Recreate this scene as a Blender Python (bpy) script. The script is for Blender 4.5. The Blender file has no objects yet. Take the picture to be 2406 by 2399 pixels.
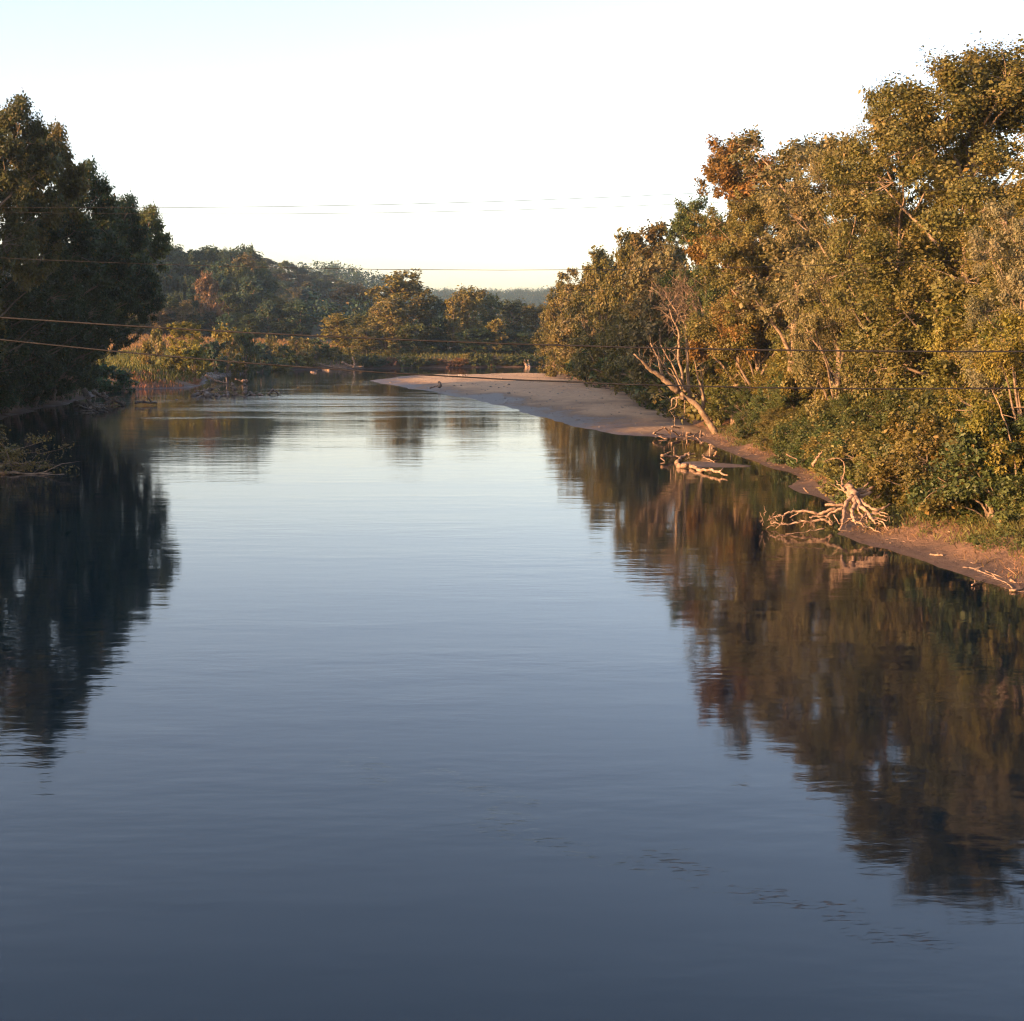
import bpy, math, random
import numpy as np
from mathutils import Vector

# ------------------------------------------------------------------ camera, sky, sun, exposure
sc = bpy.context.scene
COL = sc.collection
FPX, CX, CY, HC, PITCH = 3437.0, 1203.0, 1199.5, 9.0, math.radians(6.8)
cam_d = bpy.data.cameras.new('camera')
cam_d.sensor_fit = 'HORIZONTAL'; cam_d.sensor_width = 36.0; cam_d.lens = 36.0 * FPX / 2406.0
cam_d.clip_start = 0.5; cam_d.clip_end = 20000
cam = bpy.data.objects.new('camera', cam_d); COL.objects.link(cam)
cam.location = (0, 0, HC); cam.rotation_euler = (math.pi / 2 - PITCH, 0, 0)
sc.camera = cam

SUN_EL, SUN_AZ = math.radians(10.0), math.radians(238.0)      # azimuth clockwise from +Y (the viewing direction)
S = Vector((math.sin(SUN_AZ) * math.cos(SUN_EL), math.cos(SUN_AZ) * math.cos(SUN_EL), math.sin(SUN_EL)))
w = bpy.data.worlds.new('World'); sc.world = w; w.use_nodes = True
wn = w.node_tree.nodes; wl = w.node_tree.links; wn.clear()
sky = wn.new('ShaderNodeTexSky'); sky.sky_type = 'NISHITA'; sky.sun_disc = False
sky.sun_elevation = SUN_EL; sky.sun_rotation = SUN_AZ
sky.altitude = 0; sky.air_density = 0.8; sky.dust_density = 1.7; sky.ozone_density = 0.2
bg = wn.new('ShaderNodeBackground'); bg.inputs['Strength'].default_value = 0.125
wo = wn.new('ShaderNodeOutputWorld')
tint = wn.new('ShaderNodeMix'); tint.data_type = 'RGBA'; tint.blend_type = 'MULTIPLY'; tint.inputs[0].default_value = 1.0
tint.inputs[7].default_value = (1.09, .975, 1.02, 1)      # colour balance of the film, the same over the whole sky
wl.new(sky.outputs[0], tint.inputs[6]); wl.new(tint.outputs[2], bg.inputs[0]); wl.new(bg.outputs[0], wo.inputs[0])
sun_d = bpy.data.lights.new('sun', 'SUN'); sun_d.energy = 5.0; sun_d.angle = math.radians(0.6); sun_d.color = (1.0, 0.52, 0.22)
sun = bpy.data.objects.new('sun', sun_d); COL.objects.link(sun)
sun.location = (-60, -40, 60); sun.rotation_euler = S.to_track_quat('Z', 'Y').to_euler()
vs = sc.view_settings; vs.view_transform = 'Standard'; vs.look = 'None'; vs.exposure = 1.85; vs.gamma = 1.0
vs.use_curve_mapping = False
cy = sc.cycles
cy.max_bounces = 6; cy.diffuse_bounces = 2; cy.glossy_bounces = 3; cy.transmission_bounces = 4; cy.volume_bounces = 0; cy.transparent_max_bounces = 4
cy.use_adaptive_sampling = True; cy.adaptive_threshold = .015; cy.adaptive_min_samples = 16
cy.use_denoising = True
sc.cycles.filter_width = 1.2
try: cy.denoiser = 'OPENIMAGEDENOISE'
except Exception: pass
cy.sample_clamp_indirect = 6.0

rng = np.random.default_rng(7)
random.seed(7)

# ------------------------------------------------------------------ helpers
CP, SP = math.cos(PITCH), math.sin(PITCH)
def ray(px, py):
    u = (px - CX) / FPX; v = -(py - CY) / FPX
    return np.array([u, CP + v * SP, -SP + v * CP])
def G(px, py, z=0.0):                      # picture point -> place on the level z
    d = ray(px, py); t = (z - HC) / d[2]
    return np.array([0, 0, HC]) + d * t
def P(px, py, Y):                          # picture point -> place at the distance Y
    d = ray(px, py); t = Y / d[1]
    return np.array([0, 0, HC]) + d * t
def unit(a):
    return a / np.maximum(np.linalg.norm(a, axis=-1, keepdims=True), 1e-9)
def sst(a, b, x):
    t = np.clip((x - a) / (b - a), 0, 1); return t * t * (3 - 2 * t)

def mesh_np(name, V, Fc, mat, smooth=False):
    V = np.ascontiguousarray(V, dtype=np.float32); Fc = np.ascontiguousarray(Fc, dtype=np.int32)
    me = bpy.data.meshes.new(name)
    k = Fc.shape[1]; n = Fc.shape[0]
    me.vertices.add(len(V)); me.vertices.foreach_set('co', V.ravel())
    me.loops.add(n * k); me.loops.foreach_set('vertex_index', Fc.ravel())
    me.polygons.add(n); me.polygons.foreach_set('loop_start', np.arange(n, dtype=np.int32) * k)
    try: me.polygons.foreach_set('loop_total', np.full(n, k, dtype=np.int32))
    except Exception: pass
    if smooth: me.polygons.foreach_set('use_smooth', np.ones(n, dtype=bool))
    me.update(calc_edges=True)
    if mat: me.materials.append(mat)
    return me

class Tubes:
    def __init__(s): s.V = []; s.F = []; s.n = 0
    def add(s, pts, rad, sides=6, rough=0.0, cap=True):
        pts = np.asarray(pts, float); k = len(pts)
        rad = np.asarray(rad, float) if np.ndim(rad) else np.full(k, float(rad))
        tan = unit(np.gradient(pts, axis=0))
        a = np.array([0.31, 0.22, 0.92]) if abs(tan[0][2]) < 0.8 else np.array([0.93, 0.33, 0.1])
        u = unit(np.cross(tan[0], a)); rings = []
        ang = np.arange(sides) / sides * 2 * math.pi
        for i in range(k):
            u = unit(u - tan[i] * np.dot(u, tan[i])); v = np.cross(tan[i], u)
            rr = rad[i] * (1 + rough * rng.uniform(-1, 1, sides))
            rings.append(pts[i] + (np.cos(ang) * rr)[:, None] * u + (np.sin(ang) * rr)[:, None] * v)
        V = np.concatenate(rings + [pts[:1], pts[-1:]])
        b = s.n; j = np.arange(sides); j2 = (j + 1) % sides
        for i in range(k - 1):
            r0 = b + i * sides; r1 = r0 + sides
            s.F.append(np.stack([r0 + j, r0 + j2, r1 + j2], 1)); s.F.append(np.stack([r0 + j, r1 + j2, r1 + j], 1))
        if cap:
            c0 = b + k * sides; c1 = c0 + 1; r1 = b + (k - 1) * sides
            s.F.append(np.stack([np.full(sides, c0), b + j2, b + j], 1)); s.F.append(np.stack([np.full(sides, c1), r1 + j, r1 + j2], 1))
        s.V.append(V); s.n += len(V)
    def mesh(s, name, mat):
        return mesh_np(name, np.concatenate(s.V), np.concatenate(s.F), mat, True)

def bend(pts, n=6, wob=0.0):
    """resample a polyline smoothly (Catmull-Rom) and make it a little crooked"""
    p = np.asarray(pts, float)
    if len(p) == 2: p = np.array([p[0], p[0] * .66 + p[1] * .34, p[0] * .33 + p[1] * .67, p[1]])
    q = np.vstack([2 * p[0] - p[1], p, 2 * p[-1] - p[-2]]); out = []
    for i in range(1, len(q) - 2):
        for t in np.linspace(0, 1, n, endpoint=False):
            a, b, c, d = q[i - 1], q[i], q[i + 1], q[i + 2]
            out.append(.5 * (2 * b + (c - a) * t + (2 * a - 5 * b + 4 * c - d) * t * t + (3 * b - a - 3 * c + d) * t ** 3))
    out.append(p[-1]); out = np.array(out)
    if wob: out[1:-1] += rng.normal(0, wob, out[1:-1].shape)
    return out

def link(name, me, parent=None, loc=None):
    o = bpy.data.objects.new(name, me); COL.objects.link(o)
    if parent: o.parent = parent
    if loc is not None: o.location = loc
    return o
def tag(o, label, cat, group=None):
    o['label'] = label; o['category'] = cat
    if group: o['group'] = group
    return o
def empty(name, loc, label, cat, group=None):
    o = bpy.data.objects.new(name, None); COL.objects.link(o); o.location = loc; o.empty_display_size = 0.3
    return tag(o, label, cat, group)

# ------------------------------------------------------------------ materials
def nodes(name):
    m = bpy.data.materials.new(name); m.use_nodes = True
    nt = m.node_tree; nt.nodes.clear()
    return m, nt.nodes, nt.links
def N(ns, t, **kw):
    n = ns.new(t)
    for k, v in kw.items():
        if k in n.inputs: n.inputs[k].default_value = v
        else: setattr(n, k, v)
    return n
def mathn(ns, ls, op, a, b=None, clamp=False):
    n = ns.new('ShaderNodeMath'); n.operation = op; n.use_clamp = clamp
    for i, x in enumerate((a, b)):
        if x is None: continue
        if isinstance(x, (int, float)): n.inputs[i].default_value = x
        else: ls.new(x, n.inputs[i])
    return n.outputs[0]
def maprange(ns, ls, x, a, b, c=0.0, d=1.0):
    n = ns.new('ShaderNodeMapRange'); n.interpolation_type = 'SMOOTHSTEP'
    ls.new(x, n.inputs[0])
    for i, v in enumerate((a, b, c, d)): n.inputs[i + 1].default_value = v
    return n.outputs[0]
def mixc(ns, ls, f, a, b, blend='MIX'):
    n = ns.new('ShaderNodeMix'); n.data_type = 'RGBA'; n.blend_type = blend
    if isinstance(f, (int, float)): n.inputs[0].default_value = f
    else: ls.new(f, n.inputs[0])
    for i, x in ((6, a), (7, b)):
        if isinstance(x, tuple): n.inputs[i].default_value = x + (1,)
        else: ls.new(x, n.inputs[i])
    return n.outputs[2]
def noise(ns, ls, scale, detail=4, rough=.55, vec=None, dim='3D'):
    n = ns.new('ShaderNodeTexNoise'); n.noise_dimensions = dim
    n.inputs['Scale'].default_value = scale; n.inputs['Detail'].default_value = detail; n.inputs['Roughness'].default_value = rough
    if vec is not None: ls.new(vec, n.inputs['Vector'])
    return n.outputs[0]

def foliage_mat(name, trans=0.3, rough=0.5, spec=0.25):
    m, ns, ls = nodes(name)
    oi = ns.new('ShaderNodeObjectInfo'); geo = ns.new('ShaderNodeNewGeometry'); tc = ns.new('ShaderNodeTexCoord')
    big = noise(ns, ls, .35, 2, .5, tc.outputs['Object'])
    r = geo.outputs['Random Per Island']
    bright = mathn(ns, ls, 'ADD', mathn(ns, ls, 'MULTIPLY', r, .7), .62)
    bright = mathn(ns, ls, 'MULTIPLY', bright, maprange(ns, ls, big, .3, .7, .8, 1.2))
    hs = ns.new('ShaderNodeHueSaturation')
    ls.new(oi.outputs['Color'], hs.inputs['Color']); ls.new(bright, hs.inputs['Value'])
    ls.new(maprange(ns, ls, big, .3, .75, .515, .475), hs.inputs['Hue'])
    # a few turned leaves
    turned = maprange(ns, ls, mathn(ns, ls, 'FRACT', mathn(ns, ls, 'MULTIPLY', r, 37.3)), .93, .98)
    col = mixc(ns, ls, mathn(ns, ls, 'MULTIPLY', turned, .55), hs.outputs[0], (.20, .11, .025))
    pb = ns.new('ShaderNodeBsdfPrincipled'); ls.new(col, pb.inputs['Base Color'])
    pb.inputs['Roughness'].default_value = rough; pb.inputs['Specular IOR Level'].default_value = spec
    tr = ns.new('ShaderNodeBsdfTranslucent')
    ls.new(mixc(ns, ls, 1.0, col, (1.15, 1.2, .55), 'MULTIPLY'), tr.inputs['Color'])
    mx = ns.new('ShaderNodeMixShader'); mx.inputs[0].default_value = trans
    ls.new(pb.outputs[0], mx.inputs[1]); ls.new(tr.outputs[0], mx.inputs[2])
    o = ns.new('ShaderNodeOutputMaterial'); ls.new(mx.outputs[0], o.inputs[0])
    return m
def wood_mat(name, c1, c2, scale=3.0, rough=.85, bump=.4, objcol=False):
    m, ns, ls = nodes(name)
    tc = ns.new('ShaderNodeTexCoord')
    n1 = noise(ns, ls, scale, 6, .65, tc.outputs['Object'])
    n2 = noise(ns, ls, scale * 9, 4, .6, tc.outputs['Object'])
    f = maprange(ns, ls, mathn(ns, ls, 'ADD', mathn(ns, ls, 'MULTIPLY', n1, .65), mathn(ns, ls, 'MULTIPLY', n2, .35)), .35, .65)
    col = mixc(ns, ls, f, c1, c2)
    st = maprange(ns, ls, noise(ns, ls, scale * .7, 5, .7, tc.outputs['Object']), .52, .62)
    col = mixc(ns, ls, mathn(ns, ls, 'MULTIPLY', st, .6), col, tuple(x * .35 for x in c1))
    pb = ns.new('ShaderNodeBsdfPrincipled'); pb.inputs['Roughness'].default_value = rough; pb.inputs['Specular IOR Level'].default_value = .2
    ls.new(col, pb.inputs['Base Color'])
    b = ns.new('ShaderNodeBump'); b.inputs['Strength'].default_value = bump; b.inputs['Distance'].default_value = .03
    ls.new(n2, b.inputs['Height']); ls.new(b.outputs[0], pb.inputs['Normal'])
    o = ns.new('ShaderNodeOutputMaterial'); ls.new(pb.outputs[0], o.inputs[0])
    return m

M_LEAF = foliage_mat('leaves')
M_GRASS = foliage_mat('grass_blades', .25, .6, .15)
M_BARK = wood_mat('bark', (.10, .075, .055), (.24, .18, .13))
M_PALEBARK = wood_mat('pale_bark', (.12, .085, .058), (.27, .20, .14))
M_DRIFT = wood_mat('driftwood', (.12, .078, .052), (.36, .25, .175), 3.0)
M_DARKWOOD = wood_mat('wet_wood', (.075, .058, .046), (.24, .19, .15), 2.0)
M_CABLE = wood_mat('cable', (.012, .012, .013), (.026, .024, .025), 6, .45, .1)
M_ROCK = wood_mat('rock', (.12, .11, .10), (.3, .27, .24), 4)

def ground_mat():
    m, ns, ls = nodes('river_bank_ground')
    geo = ns.new('ShaderNodeNewGeometry'); pos = geo.outputs['Position']
    sp = ns.new('ShaderNodeSeparateXYZ'); ls.new(pos, sp.inputs[0])
    n1 = noise(ns, ls, .25, 6, .6, pos); n2 = noise(ns, ls, 2.2, 6, .65, pos); n3 = noise(ns, ls, 14, 3, .6, pos)
    mud = mixc(ns, ls, n2, (.050, .036, .030), (.095, .064, .048))
    dry = mixc(ns, ls, n2, (.10, .058, .036), (.24, .145, .09))
    soil = mixc(ns, ls, maprange(ns, ls, n2, .35, .65), (.045, .045, .02), (.11, .08, .04))
    zz = mathn(ns, ls, 'ADD', sp.outputs[2], mathn(ns, ls, 'MULTIPLY', mathn(ns, ls, 'SUBTRACT', n1, .5), 1.6))
    a = mixc(ns, ls, maprange(ns, ls, zz, .05, .6), mud, dry)
    b = mixc(ns, ls, maprange(ns, ls, zz, 1.2, 2.6), a, soil)
    pb = ns.new('ShaderNodeBsdfPrincipled'); pb.inputs['Specular IOR Level'].default_value = .25
    ls.new(b, pb.inputs['Base Color'])
    ls.new(maprange(ns, ls, zz, -.1, .35, .45, .92), pb.inputs['Roughness'])
    bm = ns.new('ShaderNodeBump'); bm.inputs['Strength'].default_value = .9; bm.inputs['Distance'].default_value = .2
    ls.new(mathn(ns, ls, 'ADD', n2, mathn(ns, ls, 'MULTIPLY', n3, .35)), bm.inputs['Height']); ls.new(bm.outputs[0], pb.inputs['Normal'])
    o = ns.new('ShaderNodeOutputMaterial'); ls.new(pb.outputs[0], o.inputs[0])
    return m
def sand_mat(name, wet, dry, z0, z1):
    m, ns, ls = nodes(name)
    geo = ns.new('ShaderNodeNewGeometry'); pos = geo.outputs['Position']
    sp = ns.new('ShaderNodeSeparateXYZ'); ls.new(pos, sp.inputs[0])
    mp = ns.new('ShaderNodeMapping'); mp.inputs['Scale'].default_value = (1, .45, 1); ls.new(pos, mp.inputs[0])
    n1 = noise(ns, ls, .09, 5, .6, mp.outputs[0]); n2 = noise(ns, ls, 1.4, 6, .65, mp.outputs[0]); n3 = noise(ns, ls, 11, 3, .6, pos)
    zz = mathn(ns, ls, 'ADD', sp.outputs[2], mathn(ns, ls, 'MULTIPLY', mathn(ns, ls, 'ADD', mathn(ns, ls, 'MULTIPLY', mathn(ns, ls, 'SUBTRACT', n2, .5), .5), mathn(ns, ls, 'SUBTRACT', n1, .5)), 1.0))
    f = maprange(ns, ls, zz, z0, z1)
    d2 = mixc(ns, ls, maprange(ns, ls, n2, .3, .7), dry, tuple(x * .72 for x in dry))
    col = mixc(ns, ls, f, wet, d2)
    pb = ns.new('ShaderNodeBsdfPrincipled'); pb.inputs['Specular IOR Level'].default_value = .25
    ls.new(col, pb.inputs['Base Color']); ls.new(maprange(ns, ls, f, 0, .6, .5, .95), pb.inputs['Roughness'])
    bm = ns.new('ShaderNodeBump'); bm.inputs['Strength'].default_value = .9; bm.inputs['Distance'].default_value = .12
    ls.new(mathn(ns, ls, 'ADD', n2, mathn(ns, ls, 'MULTIPLY', n3, .3)), bm.inputs['Height']); ls.new(bm.outputs[0], pb.inputs['Normal'])
    o = ns.new('ShaderNodeOutputMaterial'); ls.new(pb.outputs[0], o.inputs[0])
    return m
def water_mat():
    m, ns, ls = nodes('river_water')
    geo = ns.new('ShaderNodeNewGeometry'); pos = geo.outputs['Position']
    sp = ns.new('ShaderNodeSeparateXYZ'); ls.new(pos, sp.inputs[0]); X, Y = sp.outputs[0], sp.outputs[1]
    def mapped(s, rot=0.0):
        mp = ns.new('ShaderNodeMapping'); mp.inputs['Scale'].default_value = s; mp.inputs['Rotation'].default_value = (0, 0, rot)
        ls.new(pos, mp.inputs[0]); return mp.outputs[0]
    fine = noise(ns, ls, 1.0, 3, .55, mapped((1.1, 2.6, 1), .12))
    mid = noise(ns, ls, 1.0, 2, .5, mapped((.28, .75, 1), -.1))
    patch = noise(ns, ls, 1.0, 3, .55, mapped((.035, .10, 1), .25))
    # riffle below the log jams: rougher running water between the jam and the tongue of the sand bar
    wob = mathn(ns, ls, 'MULTIPLY', mathn(ns, ls, 'SUBTRACT', patch, .5), 75)
    Yw = mathn(ns, ls, 'ADD', Y, wob)
    riff = mathn(ns, ls, 'MULTIPLY', maprange(ns, ls, Yw, 150, 202), maprange(ns, ls, Yw, 212, 240, 1, 0))
    riff = mathn(ns, ls, 'MULTIPLY', riff, maprange(ns, ls, X, -52, -34))
    streak = maprange(ns, ls, noise(ns, ls, 1.0, 4, .6, mapped((.05, .5, 1), .05)), .56, .66)
    riff = mathn(ns, ls, 'MULTIPLY', riff, maprange(ns, ls, noise(ns, ls, 1.0, 4, .6, mapped((.03, .22, 1), .04)), .36, .60, .08, 1.0))
    far = maprange(ns, ls, Y, 150, 185)
    lines = mathn(ns, ls, 'MULTIPLY', mathn(ns, ls, 'MULTIPLY', streak, far), maprange(ns, ls, Y, 300, 330, 1, 0))
    act = mathn(ns, ls, 'MAXIMUM', riff, mathn(ns, ls, 'MULTIPLY', lines, .35))
    amp = mathn(ns, ls, 'ADD', maprange(ns, ls, patch, .3, .7, .25, 1.25), mathn(ns, ls, 'MULTIPLY', act, 3.2))
    h = mathn(ns, ls, 'ADD', mathn(ns, ls, 'MULTIPLY', fine, .35), mid)
    h = mathn(ns, ls, 'MULTIPLY', h, amp)
    # current seam: wrinkles curling past the near right
    v = mapped((1, 1, 1), -2.55 + math.pi); vs_ = ns.new('ShaderNodeSeparateXYZ')
    a0 = G(850, 1800); a1 = G(2050, 2200); e = (a1 - a0)[:2]; L = float(np.hypot(*e)); e = e / L
    al = mathn(ns, ls, 'ADD', mathn(ns, ls, 'MULTIPLY', mathn(ns, ls, 'SUBTRACT', X, float(a0[0])), float(e[0])), mathn(ns, ls, 'MULTIPLY', mathn(ns, ls, 'SUBTRACT', Y, float(a0[1])), float(e[1])))
    ac = mathn(ns, ls, 'ADD', mathn(ns, ls, 'MULTIPLY', mathn(ns, ls, 'SUBTRACT', X, float(a0[0])), float(-e[1])), mathn(ns, ls, 'MULTIPLY', mathn(ns, ls, 'SUBTRACT', Y, float(a0[1])), float(e[0])))
    acw = mathn(ns, ls, 'ADD', ac, mathn(ns, ls, 'MULTIPLY', mathn(ns, ls, 'SUBTRACT', noise(ns, ls, .3, 3, .6, pos), .5), 5.0))
    seam = mathn(ns, ls, 'MULTIPLY', maprange(ns, ls, mathn(ns, ls, 'ABSOLUTE', acw), .25, .9, 1, 0), mathn(ns, ls, 'MULTIPLY', maprange(ns, ls, al, -3, 2), maprange(ns, ls, al, L, L + 2, 1, 0)))
    wr = noise(ns, ls, 1.0, 5, .7, mapped((2.6, 11.0, 1), .3))
    wr = mathn(ns, ls, 'MULTIPLY', maprange(ns, ls, wr, .54, .70), mathn(ns, ls, 'MULTIPLY', mathn(ns, ls, 'MULTIPLY', seam, maprange(ns, ls, noise(ns, ls, .8, 3, .6, pos), .38, .62)), .32))
    h = mathn(ns, ls, 'ADD', h, wr)
    bm = ns.new('ShaderNodeBump'); bm.inputs['Strength'].default_value = 1.0; bm.inputs['Distance'].default_value = .012
    ls.new(h, bm.inputs['Height'])
    pb = ns.new('ShaderNodeBsdfPrincipled')
    pb.inputs['Base Color'].default_value = (.001, .007, .015, 1)
    pb.inputs['IOR'].default_value = 1.333; pb.inputs['Specular IOR Level'].default_value = .5
    ls.new(mathn(ns, ls, 'ADD', mathn(ns, ls, 'MULTIPLY', act, .10), .045), pb.inputs['Roughness'])
    ls.new(bm.outputs[0], pb.inputs['Normal'])
    o = ns.new('ShaderNodeOutputMaterial'); ls.new(pb.outputs[0], o.inputs[0])
    return m

# ------------------------------------------------------------------ the land
RIVER = np.array([(19, -90), (18.5, 30), (17.6, 49.5), (17.1, 55.4), (16.6, 61.6), (15.4, 63.6), (14.6, 66.5), (16.8, 74), (17.3, 81.4), (17.2, 88), (18.3, 97),
    (17.7, 105), (16.7, 115), (16.4, 123), (16.5, 135), (17.5, 170), (17, 208), (14, 249), (12, 297), (10, 354), (12, 390), (32, 408), (90, 402), (240, 380),
    (240, 430), (90, 443), (40, 442), (13.6, 439), (6, 433), (-25, 421), (-42, 410), (-58, 396), (-66, 380), (-66, 328), (-61, 292), (-57, 271), (-57, 257), (-63, 250), (-70, 247),
    (-63, 220), (-60, 201), (-58, 175), (-55.5, 158), (-53, 140), (-48, 118), (-41, 100), (-38, 85), (-40, 50), (-42, 0), (-42, -90)], float)
def sdf(poly, x, y):
    """distance to the outline, positive outside"""
    x = np.asarray(x, float); y = np.asarray(y, float)
    d = np.full(x.shape, 1e9); ins = np.zeros(x.shape, bool)
    n = len(poly)
    for i in range(n):
        ax, ay = poly[i]; bx, by = poly[(i + 1) % n]
        ex, ey = bx - ax, by - ay
        t = np.clip(((x - ax) * ex + (y - ay) * ey) / (ex * ex + ey * ey), 0, 1)
        d = np.minimum(d, np.hypot(x - ax - t * ex, y - ay - t * ey))
        c = (ay > y) != (by > y)
        with np.errstate(divide='ignore', invalid='ignore'):
            xi = (bx - ax) * (y - ay) / (by - ay if by != ay else 1e-9) + ax
        ins ^= c & (x < xi)
    return np.where(ins, -d, d)
def wav(x, y, s, ph=0.0):
    return (np.sin(x / s + ph) * np.cos(y / s * 1.13 - ph * 1.7) + .6 * np.sin((x * .73 + y * .91) / s * 1.9 + ph * 2.3) + .35 * np.sin((x * 1.1 - y * .6) / s * 3.7 + ph)) / 1.95
def hz(x, y):
    x = np.asarray(x, float); y = np.asarray(y, float)
    d = sdf(RIVER, x, y) + .8 * wav(x, y, 4.0, 1.0)
    right = sst(-5, 5, x) * sst(410, 380, y)
    up_r = .75 * sst(0, 3.5, d) + 1.7 * sst(2.0, 9, d) + 1.6 * sst(9, 40, d)
    up_l = 1.1 * sst(0, 4.0, d) + 2.0 * sst(3, 12, d) + 1.2 * sst(12, 40, d)
    up = up_r * right + up_l * (1 - right)
    up = up + .22 * wav(x, y, 2.6) * sst(1.5, 6, d) + .12 * wav(x, y, 1.1, 2.0) * sst(.8, 3, d)
    z = np.where(d > 0, up + .02, -np.minimum(2.4, -d * .16))
    # field rising behind the left bank
    fld = sst(285, 330, y) * sst(8, -12, x + (y - 330) * -.0) * sst(6, 30, d)
    z = z + fld * 1.7 * sst(300, 480, y) * sst(-30, -80, x)
    inland = sst(20, 80, d)
    def hill(cx, cyy, sx, sy, hh): return hh * np.exp(-((x - cx) / sx) ** 2 - ((y - cyy) / sy) ** 2)
    z = z + inland * (hill(-230, 640, 120, 130, 30) + hill(-330, 520, 90, 130, 48) + hill(-200, 960, 130, 150, 46) + hill(-190, 1350, 150, 200, 52))  # second hump is unseen, added to shade the near hill
    z = z + inland * sst(1700, 2500, y) * (58 + 10 * wav(x, y, 210, .4))
    return z
def h1(x, y): return float(hz(np.array([x]), np.array([y]))[0])

def grow(a, b, first, ratio):
    out = [a]; st = first
    while abs(out[-1]) < abs(b): out.append(out[-1] + math.copysign(st, b - a)); st *= ratio
    return out
def grid_mesh(name, xs, ys, zf, mat):
    Xg, Yg = np.meshgrid(xs, ys); Z = zf(Xg, Yg)
    V = np.stack([Xg.ravel(), Yg.ravel(), Z.ravel()], 1)
    nx, ny = len(xs), len(ys); i = np.arange(nx * ny).reshape(ny, nx)
    Fq = np.stack([i[:-1, :-1].ravel(), i[:-1, 1:].ravel(), i[1:, 1:].ravel(), i[1:, :-1].ravel()], 1)
    return mesh_np(name, V, Fq, mat, True)
xs = np.array(grow(-90, -2600, 2.0, 1.12)[::-1][:-1] + list(np.arange(-90, 0, 1.5)) + list(np.arange(0, 34, .6)) + grow(34, 2600, 1.5, 1.13))
ys = np.array(list(np.arange(-120, 40, 8)) + list(np.arange(40, 140, .8)) + list(np.arange(140, 300, 1.8)) + list(np.arange(300, 460, 3)) + grow(460, 3400, 5, 1.07))
g = link('ground', grid_mesh('ground', xs, ys, hz, ground_mat())); g['kind'] = 'structure'
wv = np.array([(-400, -120, 0), (400, -120, 0), (400, 520, 0), (-400, 520, 0)], float)
wt = link('river_water', mesh_np('river_water', wv, np.array([[0, 1, 2, 3]]), water_mat())); wt['kind'] = 'structure'

SANDBAR = np.array([(17.5, 128), (14.6, 129), (10, 134), (4.4, 155), (1.1, 178), (-6.4, 214), (-16, 249), (-29, 296), (-24, 336), (-10, 345), (4, 352), (13, 352), (19, 300), (24, 210), (24, 135)], float)
def sandz(x, y):
    d = -sdf(SANDBAR, x, y) + .7 * wav(x, y, 6, .7) + .45 * wav(x, y, 2.1, .3)
    return np.where(d > 0, .07 * np.clip(d, 0, 1.6) + .40 * sst(1, 12, d) + .15 * wav(x, y * .5, 5) * sst(2, 8, d) + .06 * wav(x, y * .6, 1.7) * sst(1, 4, d), np.maximum(-.5, d * .07))
sb = link('sandbar', grid_mesh('sandbar', np.arange(-34, 26, .5), np.arange(124, 360, .9), sandz, sand_mat('bar_sand', (.066, .044, .030), (.42, .295, .18), .06, .52))); sb['kind'] = 'structure'
SPIT = np.array([G(1585, 1094)[:2], G(1640, 1098)[:2], G(1765, 1098)[:2], G(1765, 1093)[:2], G(1660, 1085)[:2], G(1600, 1084)[:2]])
def spitz(x, y):
    d = -sdf(SPIT, x, y); return np.where(d > 0, .12 * sst(0, 1.5, d) + .03 * wav(x, y, .8), np.maximum(-.4, d * .3))
x0, x1 = SPIT[:, 0].min() - 1, SPIT[:, 0].max() + 1; y0, y1 = SPIT[:, 1].min() - 1, SPIT[:, 1].max() + 1
o = link('mud_spit', grid_mesh('mud_spit', np.linspace(x0, x1, 30), np.linspace(y0, y1, 20), spitz, sand_mat('mud', (.09, .07, .06), (.16, .12, .10), .0, .4))); o['kind'] = 'structure'
def landz(x, y): return max(h1(x, y), float(sandz(np.array([x]), np.array([y]))[0]), float(spitz(np.array([x]), np.array([y]))[0]))

# ------------------------------------------------------------------ plants
def leaf_mesh(name, C, rc, out, n, size, r, mat, elong=.5, droop=.15, flat=.75, width=.34):
    wgt = rc ** 2 * r.lognormal(0, .55, len(rc)); wgt = wgt / wgt.sum()
    idx = r.choice(len(C), n, p=wgt)
    dirs = unit(r.normal(size=(n, 3)))
    rr = rc[idx] * r.uniform(.15, 1, n) ** .55
    off = dirs * rr[:, None]; off[:, 2] *= flat
    off += out[idx] * (r.normal(0, elong, n) * rc[idx])[:, None]
    pos = C[idx] + off
    nrm = unit(dirs * .45 + out[idx] * .35 + np.array([0, 0, .35]) + r.normal(size=(n, 3)) * .5)
    t = unit(np.cross(nrm, r.normal(size=(n, 3)))) + np.array([0, 0, -droop]) + out[idx] * .25
    t = unit(t); b = unit(np.cross(nrm, t)); n2 = np.cross(t, b)
    s = (size * r.lognormal(0, .30, n) * np.exp(r.normal(0, .16, len(C)))[idx])[:, None]
    V = np.empty((n, 4, 3))
    V[:, 0] = pos; V[:, 2] = pos + t * s
    V[:, 1] = pos + t * s * .48 + b * s * width + n2 * s * .10
    V[:, 3] = pos + t * s * .48 - b * s * width + n2 * s * .10
    k = np.arange(n) * 4
    Fc = np.empty((n, 2, 3), np.int32)
    Fc[:, 0] = np.stack([k, k + 1, k + 2], 1); Fc[:, 1] = np.stack([k, k + 2, k + 3], 1)
    return mesh_np(name, V.reshape(-1, 3), Fc.reshape(-1, 3), mat)
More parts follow.
